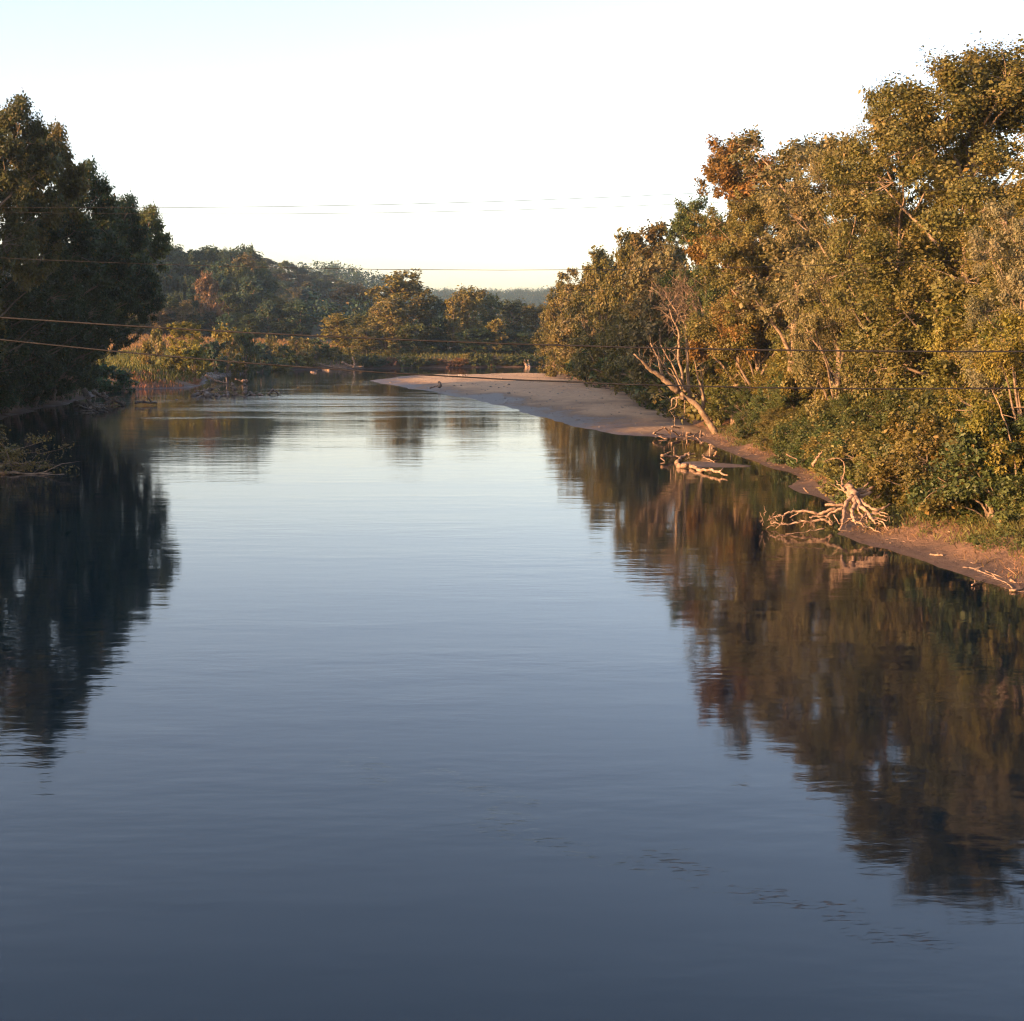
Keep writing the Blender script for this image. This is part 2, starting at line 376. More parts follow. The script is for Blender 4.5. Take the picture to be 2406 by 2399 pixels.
ENV = {'round': lambda t: np.sin(math.pi * (.16 + .76 * t)) ** .7, 'vase': lambda t: .45 + .6 * np.sin(math.pi * (.05 + .78 * t)) ** 1.0,
       'tall': lambda t: .85 * np.sin(math.pi * (.12 + .8 * t)) ** .5, 'cone': lambda t: (1.05 - t) ** .8, 'irregular': lambda t: .55 + .45 * np.sin(7.3 * t + 1.0)}
def tree_proto(name, seed, Ht, R, cb=.25, nl=14, cl=11, n=40000, size=.22, lean=(0, 0), shape='round', lobe=.42, bark=None, elong=.5, droop=.15, clump=.32, twigs=True, ncore=4, stems=1):
    r = np.random.default_rng(seed); T = Tubes(); env = ENV[shape]
    lean = np.array([lean[0], lean[1], 0.0])
    wob = r.normal(0, .02 * Ht, (2,)); ph = r.uniform(0, 6)
    def axis(z):
        t = z / Ht
        return lean * t ** 1.3 + np.array([wob[0] * math.sin(3.5 * t + ph), wob[1] * math.sin(4.1 * t), 0]) * min(1, t * 2) + np.array([0, 0, z])
    r0 = .0135 * Ht + .05
    zs = np.linspace(-.4, .88 * Ht, 12)
    if stems == 1:
        T.add([axis(max(z, 0)) + np.array([0, 0, min(z, 0)]) for z in zs], [r0 * (1.35 if i == 0 else 1.15 if i == 1 else 1) * (1 - .9 * i / 11) + .02 for i in range(12)], 8, .06)
    C, RC, OUT = [], [], []
    lobes = []
    for k in range(nl):
        t = min(1, max(0, (k + .5) / nl + r.normal(0, .05)))
        z = Ht * (cb + (1 - cb) * t * .90); az = k * 2.399 + r.normal(0, .35)
        rad = R * env(t) * r.uniform(.5, .82)
        c = axis(z) + np.array([rad * math.cos(az), rad * math.sin(az), 0])
        lobes.append((c, lobe * R * r.uniform(.75, 1.2) * (1 - .2 * t), rad, z))
    lobes.append((axis(Ht * .88), lobe * R * .85, 0, Ht * .88))
    for k in range(max(3, nl // 4)):
        z = Ht * r.uniform(.72, .9); az = r.uniform(0, 6.28); rad = R * r.uniform(.2, .5) * (1.25 - z / Ht) * 2.2
        lobes.append((axis(z) + np.array([rad * math.cos(az), rad * math.sin(az), 0]), lobe * R * r.uniform(.6, .95), rad, z))
    for k in range(ncore):
        z = Ht * (cb + (1 - cb) * (k + .6) / (ncore + 1)); lobes.append((axis(z), lobe * R * .9, 0, z))
    for c, lr, rad, z in lobes:
        if rad > 0 or stems > 1:
            if stems > 1:
                a0 = np.array([r.normal(0, .06 * R), r.normal(0, .06 * R), -.15])
                limb = bend([a0, a0 * .5 + c * np.array([.3, .3, .55]), c], 3, .02 * R); ra = .012 * Ht + .012
            else:
                zz = max(.10 * Ht, z - rad * r.uniform(.7, 1.3) - .04 * Ht); a0 = axis(zz)
                mid = a0 * .5 + c * .5 + np.array([0, 0, r.uniform(-.05, .16) * rad])
                limb = bend([a0, mid, c], 3, .01 * R); ra = r0 * .55 * (1 - .55 * z / Ht) + .012
            T.add(limb, np.linspace(ra, ra * .3, len(limb)), 5, .05, cap=False)
        m = max(3, int(cl * r.uniform(.7, 1.3)))
        o2 = unit(c - axis(z) + np.array([0, 0, .35 * R]))
        for j in range(m):
            dv = unit(r.normal(size=3) + o2 * .55 + np.array([0, 0, .15])); q = c + dv * lr * r.uniform(.5, 1.12) * np.array([1, 1, .85])
            if q[2] < .03 * Ht: q[2] = .03 * Ht + abs(r.normal(0, .02 * Ht))
            C.append(q); RC.append(lr * clump * r.uniform(.6, 1.25)); OUT.append(unit(dv + .6 * o2 + np.array([0, 0, .25])))
            if twigs and j % 2 == 0:
                T.add([c * .85 + axis(z) * .15 if rad > 0 else c, c * .45 + q * .55, q], [ra * .3 if rad > 0 else .03, .02 + .0006 * Ht, .008 + .0003 * Ht], 3, cap=False)
    C = np.array(C); RC = np.array(RC); OUT = np.array(OUT)
    cm = leaf_mesh(name + '_crown', C, RC, OUT, n, size, r, M_LEAF, elong, droop)
    v = np.empty(len(cm.vertices) * 3, np.float32); cm.vertices.foreach_get('co', v); v = v.reshape(-1, 3)
    ctr = (np.percentile(v[:, 0], 50), np.percentile(v[:, 1], 50))
    return dict(trunk=T.mesh(name + '_trunk', bark or M_BARK), crown=cm, H=float(np.percentile(v[:, 2], 99.85)), R=float(np.percentile(np.hypot(v[:, 0] - ctr[0], v[:, 1] - ctr[1]), 97)), ctr=ctr)

PR = {}
def proto(k, *a, **kw): PR[k] = tree_proto(k, *a, **kw)
# near trees (50-140 m)
proto('broad', 11, 24, 7.2, cb=.16, nl=22, cl=13, n=140000, size=.165, shape='round', lobe=.40)
proto('broad2', 12, 24, 6.6, cb=.20, nl=20, cl=13, n=110000, size=.165, shape='vase', lobe=.42)
proto('upright', 13, 22, 4.6, cb=.18, nl=18, cl=12, n=80000, size=.165, shape='tall', lobe=.46, bark=M_PALEBARK)
proto('airy', 14, 24, 4.8, cb=.35, nl=15, cl=9, n=17000, size=.24, shape='irregular', lobe=.34, bark=M_PALEBARK, clump=.4)
proto('leaning', 15, 22, 6.0, cb=.22, nl=18, cl=12, n=56000, size=.24, clump=.29, lean=(13.5, 0), shape='round', lobe=.42)
# small near trees
proto('small', 21, 8.5, 3.4, cb=.06, nl=13, cl=11, n=44000, size=.125, shape='round', lobe=.42, stems=3)
proto('small2', 22, 8.5, 3.2, cb=.08, nl=13, cl=11, n=42000, size=.12, shape='vase', lobe=.42, stems=3, droop=.4)
proto('small3', 23, 9.0, 3.0, cb=.12, nl=12, cl=10, n=36000, size=.125, shape='irregular', lobe=.42, stems=2, droop=.3)
# bushes
proto('bush', 31, 3.2, 2.2, cb=.02, nl=11, cl=10, n=20000, size=.11, shape='round', lobe=.42, stems=5, ncore=2)
proto('bush2', 32, 3.0, 2.3, cb=.02, nl=11, cl=9, n=17000, size=.11, shape='vase', lobe=.42, stems=5, droop=.6, ncore=2, elong=.8)
proto('weeds', 33, 2.0, 1.8, cb=.02, nl=11, cl=9, n=10000, size=.09, shape='vase', lobe=.36, stems=7, ncore=1, elong=.9)
# middle distance (140-330 m)
proto('mid', 41, 20, 6.2, cb=.10, nl=18, cl=10, n=30000, size=.34, shape='round', lobe=.43)
proto('mid2', 42, 20, 5.4, cb=.12, nl=16, cl=10, n=26000, size=.34, shape='vase', lobe=.44)
proto('mid3', 43, 20, 4.6, cb=.12, nl=16, cl=10, n=20000, size=.34, shape='tall', lobe=.46, bark=M_PALEBARK)
proto('midbush', 44, 4.0, 2.8, cb=.02, nl=11, cl=8, n=3500, size=.32, shape='round', lobe=.45, stems=4, ncore=2)
# far (380-1000 m)
proto('far', 51, 22, 7.0, cb=.06, nl=20, cl=9, n=11000, size=.62, shape='round', lobe=.48, twigs=False)
proto('far2', 52, 24, 6.0, cb=.10, nl=20, cl=9, n=10000, size=.6, shape='round', lobe=.46, twigs=False, bark=M_PALEBARK)
proto('far3', 53, 22, 5.0, cb=.05, nl=14, cl=9, n=8000, size=.6, shape='tall', lobe=.46, twigs=False, bark=M_PALEBARK)
proto('far4', 54, 20, 7.5, cb=.05, nl=20, cl=8, n=11000, size=.62, shape='irregular', lobe=.48, twigs=False)
proto('farbush', 55, 4.5, 3.4, cb=.02, nl=9, cl=7, n=1800, size=.5, shape='round', lobe=.5, stems=3, ncore=1, twigs=False)

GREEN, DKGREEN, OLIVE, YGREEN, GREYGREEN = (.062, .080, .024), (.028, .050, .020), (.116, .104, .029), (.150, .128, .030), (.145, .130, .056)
GOLD, ORANGE, RUST, BLUEGREEN, PALE = (.17, .12, .03), (.24, .10, .022), (.17, .085, .035), (.034, .062, .038), (.30, .27, .18)
nplants = [0]
def jit(c, a=.14):
    k = 1 + random.uniform(-a, a); return (c[0] * k * (1 + random.uniform(-a, a) * .5), c[1] * k, c[2] * k * (1 + random.uniform(-a, a) * .5))
def plant(kind, x, y, h, R, col, name, label, cat, group=None, rot=None, z=None, sink=.08):
    pr = PR[kind]
    z = landz(x, y) if z is None else z
    root = empty(name, (x, y, z - sink), label, cat, group)
    root.rotation_euler[2] = random.uniform(0, 6.283) if rot is None else rot
    sx = R / pr['R']; root.scale = (sx, sx * random.uniform(.94, 1.06), (h + sink) / pr['H'])
    for nm, k in (('trunk', 'trunk'), ('crown', 'crown')):
        if nm == 'trunk' and 'bush' in kind: nm = 'stems'
        if nm == 'trunk' and kind == 'weeds': nm = 'stems'
        o = link(nm if nm != 'crown' else ('crown' if nm2_tree(kind) else 'foliage'), pr[k], root)
        o.color = (*col, 1)
    nplants[0] += 1
    return root
def nm2_tree(kind): return not ('bush' in kind or kind == 'weeds')
ORD = 'first second third fourth fifth sixth seventh eighth ninth tenth eleventh twelfth thirteenth fourteenth fifteenth sixteenth seventeenth eighteenth nineteenth'.split()
TENS = {2: ('twenty', 'twentieth'), 3: ('thirty', 'thirtieth'), 4: ('forty', 'fortieth'), 5: ('fifty', 'fiftieth'), 6: ('sixty', 'sixtieth'), 7: ('seventy', 'seventieth')}
def ordw(i):
    n = i + 1
    if n < 20: return ORD[n - 1]
    return TENS[n // 10][1] if n % 10 == 0 else TENS[n // 10][0] + '-' + ORD[n % 10 - 1]
def tree_at(kind, px, ytop, Y, wpx, col, name, label, rot=None, shift=0.0, cat='tree', group=None):
    """a tree whose crown stands at picture column px, distance Y, with its top at ytop; the trunk may stand shift metres aside"""
    top = P(px, ytop, Y); R = wpx / FPX * Y / 2; x = top[0] + shift
    if cat == 'tree' and Y < 380: R = max(R, .255 * (top[2] - 3))
    if kind == 'leaning':                       # the crown hangs over, the trunk stands back
        rot = rot or 0.0; R *= 1.18; sx = R / PR[kind]['R']; x = top[0] - PR[kind]['ctr'][0] * sx * math.cos(rot); Y = Y - PR[kind]['ctr'][0] * sx * math.sin(rot)
    if kind == 'leaning': x = min(x, float(np.interp(Y, [85, 100, 118, 140, 158, 175, 201, 220], [-38, -41, -48, -53, -55.5, -58, -60, -63])) - 1.5)
    z = landz(x, Y)
    o = plant(kind, x, Y, top[2] - z, R, col, name, label, cat, group, rot, z)
    if kind == 'leaning':
        dx = top[0] - (x + PR[kind]['ctr'][0] * R / PR[kind]['R'])
        o.rotation_euler[1] = max(0, min(.38, math.atan2(dx, .7 * (top[2] - z))))
    return o

# --- right bank: the big trees that make the skyline, near to far
tree_at('broad', 2305, 118, 88, 620, jit(OLIVE), 'cottonwood_tree', 'tallest tree of the right bank, broad olive crown at the right edge')
tree_at('broad2', 2130, 225, 94, 360, jit(OLIVE), 'cottonwood_tree', 'olive tree stepping down left of the tallest right-bank tree', 2.2)
tree_at('broad2', 1985, 335, 100, 300, GREYGREEN, 'cottonwood_tree', 'grey-green tree between the rust-leaved tree and the tall olive trees')
tree_at('airy', 1872, 300, 116, 190, jit(GREYGREEN), 'poplar_tree', 'thin airy tree showing sky through its top, right of the rust-leaved tree')
tree_at('upright', 1742, 318, 132, 175, (.15, .092, .024), 'maple_tree', 'tall narrow tree with rust-orange leaves and pale forked trunk', .6)
tree_at('broad2', 1790, 430, 128, 330, jit(OLIVE), 'maple_tree', 'olive tree filling in right behind the rust-leaved tree')
tree_at('upright', 1640, 468, 168, 120, jit(GREEN), 'ash_tree', 'green pointed tree standing just left of the rust-leaved tree')
tree_at('mid2', 1560, 526, 190, 150, (.105, .085, .030), 'elm_tree', 'brownish rounded treetop on the right-bank skyline, left of the pointed green tree')
tree_at('mid', 1490, 548, 215, 130, jit(OLIVE), 'elm_tree', 'brown-green tree with a ragged left edge on the right-bank skyline')
tree_at('mid', 1560, 575, 182, 230, GREYGREEN, 'willow_tree', 'large pale green tree behind the leaning bare-stemmed tree', cat='tree')
tree_at('mid', 1420, 588, 250, 170, jit(OLIVE), 'willow_tree', 'olive tree fourth from the far end of the right bank')
tree_at('mid2', 1375, 630, 285, 140, jit(GREYGREEN), 'willow_tree', 'pale olive tree third from the far end of the right bank')
tree_at('mid', 1335, 662, 315, 120, jit(OLIVE), 'willow_tree', 'olive tree second from the far end of the right bank')
tree_at('mid', 1303, 705, 345, 95, jit(OLIVE), 'willow_tree', 'last tree at the far end of the right bank, drooping to the water')
tree_at('mid3', 1315, 735, 372, 80, jit(GREYGREEN), 'willow_tree', 'low tree peeping past the far end of the right bank')
tree_at('broad2', 2420, 470, 66, 330, (.15, .14, .075), 'poplar_tree', 'pale-leaved young tree cut by the right edge above the yellow maple', .3)
tree_at('small2', 2425, 735, 62, 330, (.13, .118, .022), 'maple_tree', 'yellow-green maple leaning in at the right edge', cat='tree')

# --- right bank: layered growth from the water's edge up to the trees
def shore_x(y): return float(np.interp(y, [45, 49.5, 55, 61.6, 66.5, 74, 81, 97, 105, 115, 123, 135, 170, 208, 249, 297, 354, 385], [17.8, 17.6, 17.1, 16.6, 14.6, 16.8, 17.3, 18.3, 17.7, 16.7, 16.4, 16.5, 17.5, 17, 14, 12, 10, 11.5]))
def landmark(y):
    if y < 67: return 'nearer than the uprooted stump', 67, -1
    if y < 129: return 'upstream of the uprooted stump', 67, 1
    return 'upstream of the leaning bare-stemmed tree', 129, 1
def layer(o0, o1, y0, y1, step, kinds_near, kinds_mid, hlo, hhi, Rf, cols, name, what, cat, skip=None):
    spots = []; y = y0
    while y < y1:
        yy = y + random.uniform(-.3, .3) * step
        k = 1.0 if yy < 130 else 1.25 if yy < 220 else 1.6
        if not (skip and skip(yy)): spots.append((shore_x(yy) + random.uniform(o0, o1) + (3.6 if yy < 62 and o0 < 6 else 0), yy, k))
        y += step * k
    cnt = {}
    for x, yy, k in spots:
        txt, ref, sg = landmark(yy)
        cnt.setdefault(txt, []).append((abs(yy - ref), x, yy, k))
    for txt, L in cnt.items():
        L.sort()
        for i, (_, x, yy, k) in enumerate(L):
            h = random.uniform(hlo, hhi) * (1.0 if k == 1 else 1.1); kind = random.choice(kinds_near if yy < 140 else kinds_mid)
            plant(kind, x, yy, h, h * Rf * random.uniform(.85, 1.2), jit(random.choice(cols), .22), name, '%s %s %s' % (ordw(i), what, txt), cat, what + ', right bank')
layer(1.7, 3.2, 50, 136, 2.3, ['bush', 'bush2', 'bush'], ['midbush'], 2.0, 3.4, .75, [GREEN, GREEN, (.078, .098, .026), OLIVE], 'waterside_shrub', 'waterside shrub', 'shrub', lambda y: 62 < y < 70 or 106 < y < 134)
layer(4.0, 5.8, 52, 140, 2.6, ['bush', 'small', 'bush2'], ['midbush'], 3.2, 5.0, .62, [OLIVE, (.085, .10, .028), GREEN, GREEN], 'bank_shrub', 'tall shrub halfway up the bank', 'shrub', lambda y: 112 < y < 133)
layer(2.0, 4.0, 138, 380, 4.0, ['midbush'], ['midbush', 'midbush', 'mid3'], 3.0, 6.0, .66, [OLIVE, GREEN, YGREEN], 'sandbar_shrub', 'shrub bordering the sandbar', 'shrub')
layer(8.5, 10.5, 54, 380, 4.2, ['small', 'small2', 'small3'], ['mid', 'mid2'], 7.5, 10.5, .44, [OLIVE, GREEN, YGREEN, GREYGREEN], 'understory_tree', 'small tree behind the shrubs', 'tree')
layer(12.5, 15, 60, 380, 5.5, ['upright', 'broad2', 'small'], ['mid', 'mid2', 'mid3'], 11.5, 15.5, .36, [OLIVE, GREYGREEN, GREEN, OLIVE], 'bank_tree', 'middle-height tree behind the small trees', 'tree')
for x, y, h, R, c, lab in [(23.2, 57, 2.6, 2.0, OLIVE, 'dense olive bush at the right edge above the near grass'), (24.6, 60.5, 3.0, 2.2, GREEN, 'dark green bush at the right edge under the yellow maple'), (22.0, 61.5, 2.4, 2.0, GREEN, 'spreading green bush between stump and right edge'), (25.5, 55, 2.4, 2.0, (.22, .20, .13), 'pale flowering weeds at the right edge'),
        (20.2, 69, 2.2, 1.8, (.20, .18, .11), 'pale flowering weeds behind the uprooted stump'), (21.2, 73, 2.4, 1.9, (.21, .185, .115), 'second patch of pale flowering weeds behind the stump'), (19.6, 76, 1.8, 1.5, (.2, .18, .11), 'small patch of pale weeds upstream of the stump')]:
    plant('weeds' if c[0] > .19 else 'bush2', x, y, h, R, c, 'weed_clump' if c[0] > .19 else 'waterside_shrub', lab, 'weeds' if c[0] > .19 else 'shrub')
for i, (x, y, h) in enumerate([(19.6, 108, 3.4), (20.4, 111.5, 4.2), (21.2, 115, 4.6), (22.0, 118.5, 5.0), (22.8, 122, 5.4), (23.4, 126, 5.6), (24.0, 130, 6.0), (24.5, 134, 6.0), (22.4, 110, 5.4), (24.0, 116, 6.2), (25.6, 123, 6.6), (21.8, 137, 4.2), (20.6, 141, 4.0), (20.5, 127.5, 3.6), (19.4, 119, 2.6), (20.9, 131, 3.4)]):
    plant(['small', 'small2', 'bush'][i % 3], x, y, h, h * .5, jit(random.choice([OLIVE, YGREEN, GREEN])), 'bank_shrub', '%s leafy shrub beside the leaning bare-stemmed tree counting upstream' % ordw(i), 'shrub', 'shrubs beside the leaning tree')
for i, (x, y, h) in enumerate([(30, 78, 17), (37, 92, 18), (40, 112, 18), (34, 132, 18), (40, 158, 16), (36, 190, 15), (38, 225, 14), (34, 265, 14), (36, 310, 14), (45, 70, 18)]):
    plant(random.choice(['broad2', 'upright']) if y < 140 else 'mid', x, y, h, h * .34, jit(OLIVE), 'inland_tree', 'inland tree seen only through gaps behind the right-bank trees', 'tree', 'inland trees behind the right bank')

# --- left grove, in shade
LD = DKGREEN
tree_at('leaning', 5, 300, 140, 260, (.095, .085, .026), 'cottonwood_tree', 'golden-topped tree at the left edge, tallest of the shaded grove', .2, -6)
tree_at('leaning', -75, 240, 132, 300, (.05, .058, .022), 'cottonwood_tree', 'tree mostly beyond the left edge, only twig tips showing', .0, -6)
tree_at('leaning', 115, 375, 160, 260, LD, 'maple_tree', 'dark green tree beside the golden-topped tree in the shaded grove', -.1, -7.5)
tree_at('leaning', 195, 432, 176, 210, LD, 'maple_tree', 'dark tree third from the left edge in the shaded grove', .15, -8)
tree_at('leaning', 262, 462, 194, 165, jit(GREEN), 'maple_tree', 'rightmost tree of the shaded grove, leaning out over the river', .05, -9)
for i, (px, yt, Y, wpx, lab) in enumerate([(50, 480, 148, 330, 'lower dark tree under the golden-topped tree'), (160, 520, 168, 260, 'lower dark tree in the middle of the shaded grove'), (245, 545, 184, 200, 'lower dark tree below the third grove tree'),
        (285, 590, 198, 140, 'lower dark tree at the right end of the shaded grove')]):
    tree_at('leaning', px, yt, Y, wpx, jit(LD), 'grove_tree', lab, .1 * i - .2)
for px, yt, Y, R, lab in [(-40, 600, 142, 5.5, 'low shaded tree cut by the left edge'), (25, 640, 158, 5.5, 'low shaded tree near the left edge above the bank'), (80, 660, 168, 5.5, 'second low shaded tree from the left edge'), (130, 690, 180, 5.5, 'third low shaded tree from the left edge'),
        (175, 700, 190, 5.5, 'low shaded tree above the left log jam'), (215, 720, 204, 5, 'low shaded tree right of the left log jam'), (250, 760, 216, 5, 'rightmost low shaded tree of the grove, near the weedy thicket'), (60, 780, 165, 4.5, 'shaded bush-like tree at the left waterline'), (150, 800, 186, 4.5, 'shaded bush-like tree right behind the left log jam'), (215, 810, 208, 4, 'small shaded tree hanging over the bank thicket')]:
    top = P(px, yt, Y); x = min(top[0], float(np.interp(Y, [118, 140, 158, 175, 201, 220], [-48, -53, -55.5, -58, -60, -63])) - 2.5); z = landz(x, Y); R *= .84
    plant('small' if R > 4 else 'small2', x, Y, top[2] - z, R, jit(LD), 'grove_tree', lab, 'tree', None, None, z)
for i, (x, y) in enumerate([(-58, 58), (-60, 66), (-61, 74), (-63, 82), (-52, 88), (-70, 70), (-72, 80)]):  # unseen row, added to keep the sun off the fallen brush
    plant('small', x, y, random.uniform(9.5, 11.5), 4.2, jit(LD), 'grove_tree', 'unseen low tree added on the left bank to shade the fallen brush', 'tree', 'unseen low trees added to shade the fallen brush')
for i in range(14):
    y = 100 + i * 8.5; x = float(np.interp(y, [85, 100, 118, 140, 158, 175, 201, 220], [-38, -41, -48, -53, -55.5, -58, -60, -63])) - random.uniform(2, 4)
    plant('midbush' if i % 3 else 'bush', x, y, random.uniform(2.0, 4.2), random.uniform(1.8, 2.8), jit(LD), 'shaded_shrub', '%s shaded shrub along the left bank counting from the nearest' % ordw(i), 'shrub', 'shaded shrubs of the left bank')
k = 0
for X in (-80, -97, -116, -138):
    for Y in (92, 106, 120, 136, 155, 174, 192):
        x, y = X + random.uniform(-4, 4) - max(0, Y - 118) * .1, Y + random.uniform(-5, 5)
        if x / y > -.40 and y > 160 and x > -70: continue
        plant('mid' if k % 2 else 'mid2', x, y, random.uniform(23, 27) if X > -90 else random.uniform(30, 34), random.uniform(7, 8.5), jit(LD), 'wood_tree', 'tree deep in the shaded wood behind the left grove', 'tree', 'trees of the left wood'); k += 1
# pointed green growth on the mud bank, the lit bush and the shrubs along the left bank
tree_at('midbush', 235, 855, 236, 110, (.03, .075, .03), 'bank_weeds', 'bright green weedy thicket on the bank beside the left log jam', cat='shrub')
tree_at('midbush', 285, 868, 240, 70, (.035, .08, .032), 'bank_weeds', 'low green weeds at the right end of the bank thicket', cat='shrub')
tree_at('mid2', 430, 757, 292, 96, (.18, .165, .03), 'willow_bush', 'tall yellow-green bush glowing in sunlight on the left bank', cat='shrub')
tree_at('midbush', 455, 812, 286, 76, (.16, .15, .03), 'willow_bush', 'rounded yellow bush at the foot of the tall sunlit bush', cat='shrub')
tree_at('midbush', 405, 830, 288, 60, (.11, .11, .028), 'willow_bush', 'small olive bush left of the tall sunlit bush', cat='shrub')
tree_at('midbush', 345, 800, 280, 40, (.15, .12, .03), 'willow_bush', 'slim golden sapling bush on the eroded bank', cat='shrub')
tree_at('midbush', 368, 770, 345, 40, YGREEN, 'field_bush', 'small bush at the edge of the golden field', cat='shrub')
for px, yt, Y, wpx, col, lab in [(530, 765, 345, 80, YGREEN, 'sunlit shrub right of the tall sunlit bush'), (575, 775, 350, 70, GREEN, 'dark rounded shrub on the left bank'), (500, 800, 338, 80, BLUEGREEN, 'blue-green shrub above the gravel strip'),
        (610, 805, 372, 80, BLUEGREEN, 'low blue-green shrub right of the gravel strip'), (635, 785, 392, 44, OLIVE, 'small pointed sunlit shrub at the field edge'), (665, 810, 396, 80, GREEN, 'green shrub below the pointed field-edge shrub'),
        (700, 790, 404, 80, OLIVE, 'olive shrub left of the crooked sunlit tree'), (740, 795, 412, 70, GREEN, 'green shrub beneath the crooked sunlit tree'), (725, 835, 402, 40, YGREEN, 'bright sapling at the foot of the left bank'), (780, 815, 415, 60, OLIVE, 'olive shrub on the bank before the tall centre tree'),
        (560, 830, 362, 90, BLUEGREEN, 'low thicket touching the gravel strip'), (640, 840, 386, 110, GREEN, 'low green thicket along the far left bank'), (455, 800, 360, 60, OLIVE, 'olive shrub behind the tall sunlit bush')]:
    tree_at('midbush' if Y < 380 else 'farbush', px, yt, Y, wpx, jit(col, .1), 'bank_shrub', lab, cat='shrub')

# --- far bank at the bend
for kind, px, yt, Y, wpx, col, name, lab in [
    ('far2', 945, 634, 462, 170, OLIVE, 'sycamore_tree', 'tallest tree of the far bank with a pale bare limb, at the picture centre'), ('far', 905, 700, 448, 150, OLIVE, 'sycamore_tree', 'olive tree on the left flank of the tallest far-bank tree'),
    ('far4', 1005, 700, 470, 110, GREEN, 'maple_tree', 'dark tree on the right flank of the tallest far-bank tree'), ('far3', 1065, 700, 452, 50, YGREEN, 'birch_tree', 'thin pale-trunked tree right of the tallest far-bank tree'),
    ('far', 1100, 675, 462, 125, OLIVE, 'maple_tree', 'second tallest far-bank tree, round olive crown'), ('far4', 1145, 690, 480, 90, GREEN, 'maple_tree', 'dark green tree behind the second tallest far-bank tree'),
    ('far', 1205, 705, 490, 130, (.06, .075, .03), 'oak_tree', 'wide green tree on the far bank near the right-bank trees'), ('far', 1270, 715, 480, 110, OLIVE, 'oak_tree', 'far-bank tree partly hidden by the right-bank trees'),
    ('far3', 1165, 750, 446, 44, YGREEN, 'willow_tree', 'slim sunlit tree leaning at the far waterline'), ('far', 820, 668, 640, 120, (.13, .095, .04), 'oak_tree', 'tan round-topped tree left of the tallest far-bank tree'),
    ('far', 770, 705, 600, 100, (.11, .09, .05), 'oak_tree', 'hazy tan tree left of the tan round-topped tree'), ('far2', 790, 735, 440, 90, YGREEN, 'box_elder_tree', 'crooked sunlit tree above the left end of the far bank'),
    ('far4', 860, 770, 430, 110, OLIVE, 'box_elder_tree', 'low spreading tree drooping over the far waterline'), ('far', 850, 735, 470, 110, GREEN, 'maple_tree', 'dark tree behind the low spreading far-bank tree'),
    ('far4', 960, 760, 440, 110, GREEN, 'maple_tree', 'dark lower tree under the tallest far-bank tree'), ('far4', 1030, 745, 450, 90, DKGREEN, 'maple_tree', 'dark tree filling the gap beside the thin pale-trunked tree'),
    ('far', 1120, 770, 446, 110, DKGREEN, 'maple_tree', 'dark lower tree under the second tallest far-bank tree'), ('far', 1210, 775, 450, 120, DKGREEN, 'maple_tree', 'dark lower tree under the wide green far-bank tree'), ('far', 1290, 780, 452, 100, GREEN, 'maple_tree', 'rightmost dark tree of the far bank')]:
    tree_at(kind, px, yt, Y, wpx, jit(col, .08), name, lab)
for i in range(24):
    px = 830 + i * 20.5 + random.uniform(-6, 6); Y = float(np.interp(px, [840, 1000, 1250, 1310], [409.5, 421, 432.6, 438.7])) + random.uniform(1.5, 4)
    c = jit(random.choice([RUST, OLIVE, GREEN, GREEN, DKGREEN, (.14, .075, .045)]), .15)
    tree_at('farbush', px, random.uniform(828, 848), Y, random.uniform(34, 52), c, 'waterline_shrub', '%s shrub from the left along the far waterline' % ordw(i), cat='shrub', group='shrubs along the far waterline')

# --- wooded hills behind the field
for px, yt, Y, wpx, col, lab in [(490, 640, 500, 75, (.13, .085, .045), 'rust-brown tree standing out of the dark hillside'), (365, 700, 485, 80, (.12, .09, .04), 'tan tree at the left foot of the hillside'), (435, 705, 490, 60, (.13, .105, .04), 'olive tree beside the tan hillside-foot tree'),
        (575, 596, 600, 100, (.10, .085, .035), 'yellowish tree at the top right corner of the near hill'), (300, 690, 480, 70, OLIVE, 'olive tree peeping from behind the shaded grove'), (640, 700, 560, 90, OLIVE, 'olive-topped tree at the right foot of the near hill'), (530, 700, 520, 60, OLIVE, 'olive tree below the yellowish corner tree')]:
    tree_at('far2' if px % 2 else 'far', px, yt, Y, wpx, col, 'hillside_tree', lab)
k = 0
sky_x = [250, 300, 345, 400, 470, 550, 600, 625, 650, 700, 720]; sky_y = [500, 530, 562, 592, 594, 590, 596, 640, 670, 712, 740]
for row, Y in enumerate((496, 525, 556, 590, 625, 655)):
    for px in np.arange(225 + row * 9, 728, 24):
        if px > [726, 715, 690, 650, 625, 610][row]: continue
        yy = Y + random.uniform(-12, 12); pxx = px + random.uniform(-8, 8); x = (pxx - CX) / FPX * yy
        lim = float(np.interp(pxx, sky_x, sky_y)); frac = [.32, .54, .74, .90, 1.02, 1.06][row]
        yt = 800 - (800 - lim) * frac * random.uniform(.94, 1.03)
        z = h1(x, yy); top = P(pxx, yt, yy)[2]
        h = top - z
        if h < 7: h = random.uniform(10, 14)
        plant(random.choice(['far', 'far2', 'far4', 'far3']), x, yy, h, min(8, max(4.2, h * .33)), jit(random.choice([BLUEGREEN, DKGREEN, BLUEGREEN, GREEN]), .2), 'hillside_tree', 'unseen blue-green tree on the shoulder added to shade the near hill', 'tree', 'trees of the near hill woods'); k += 1
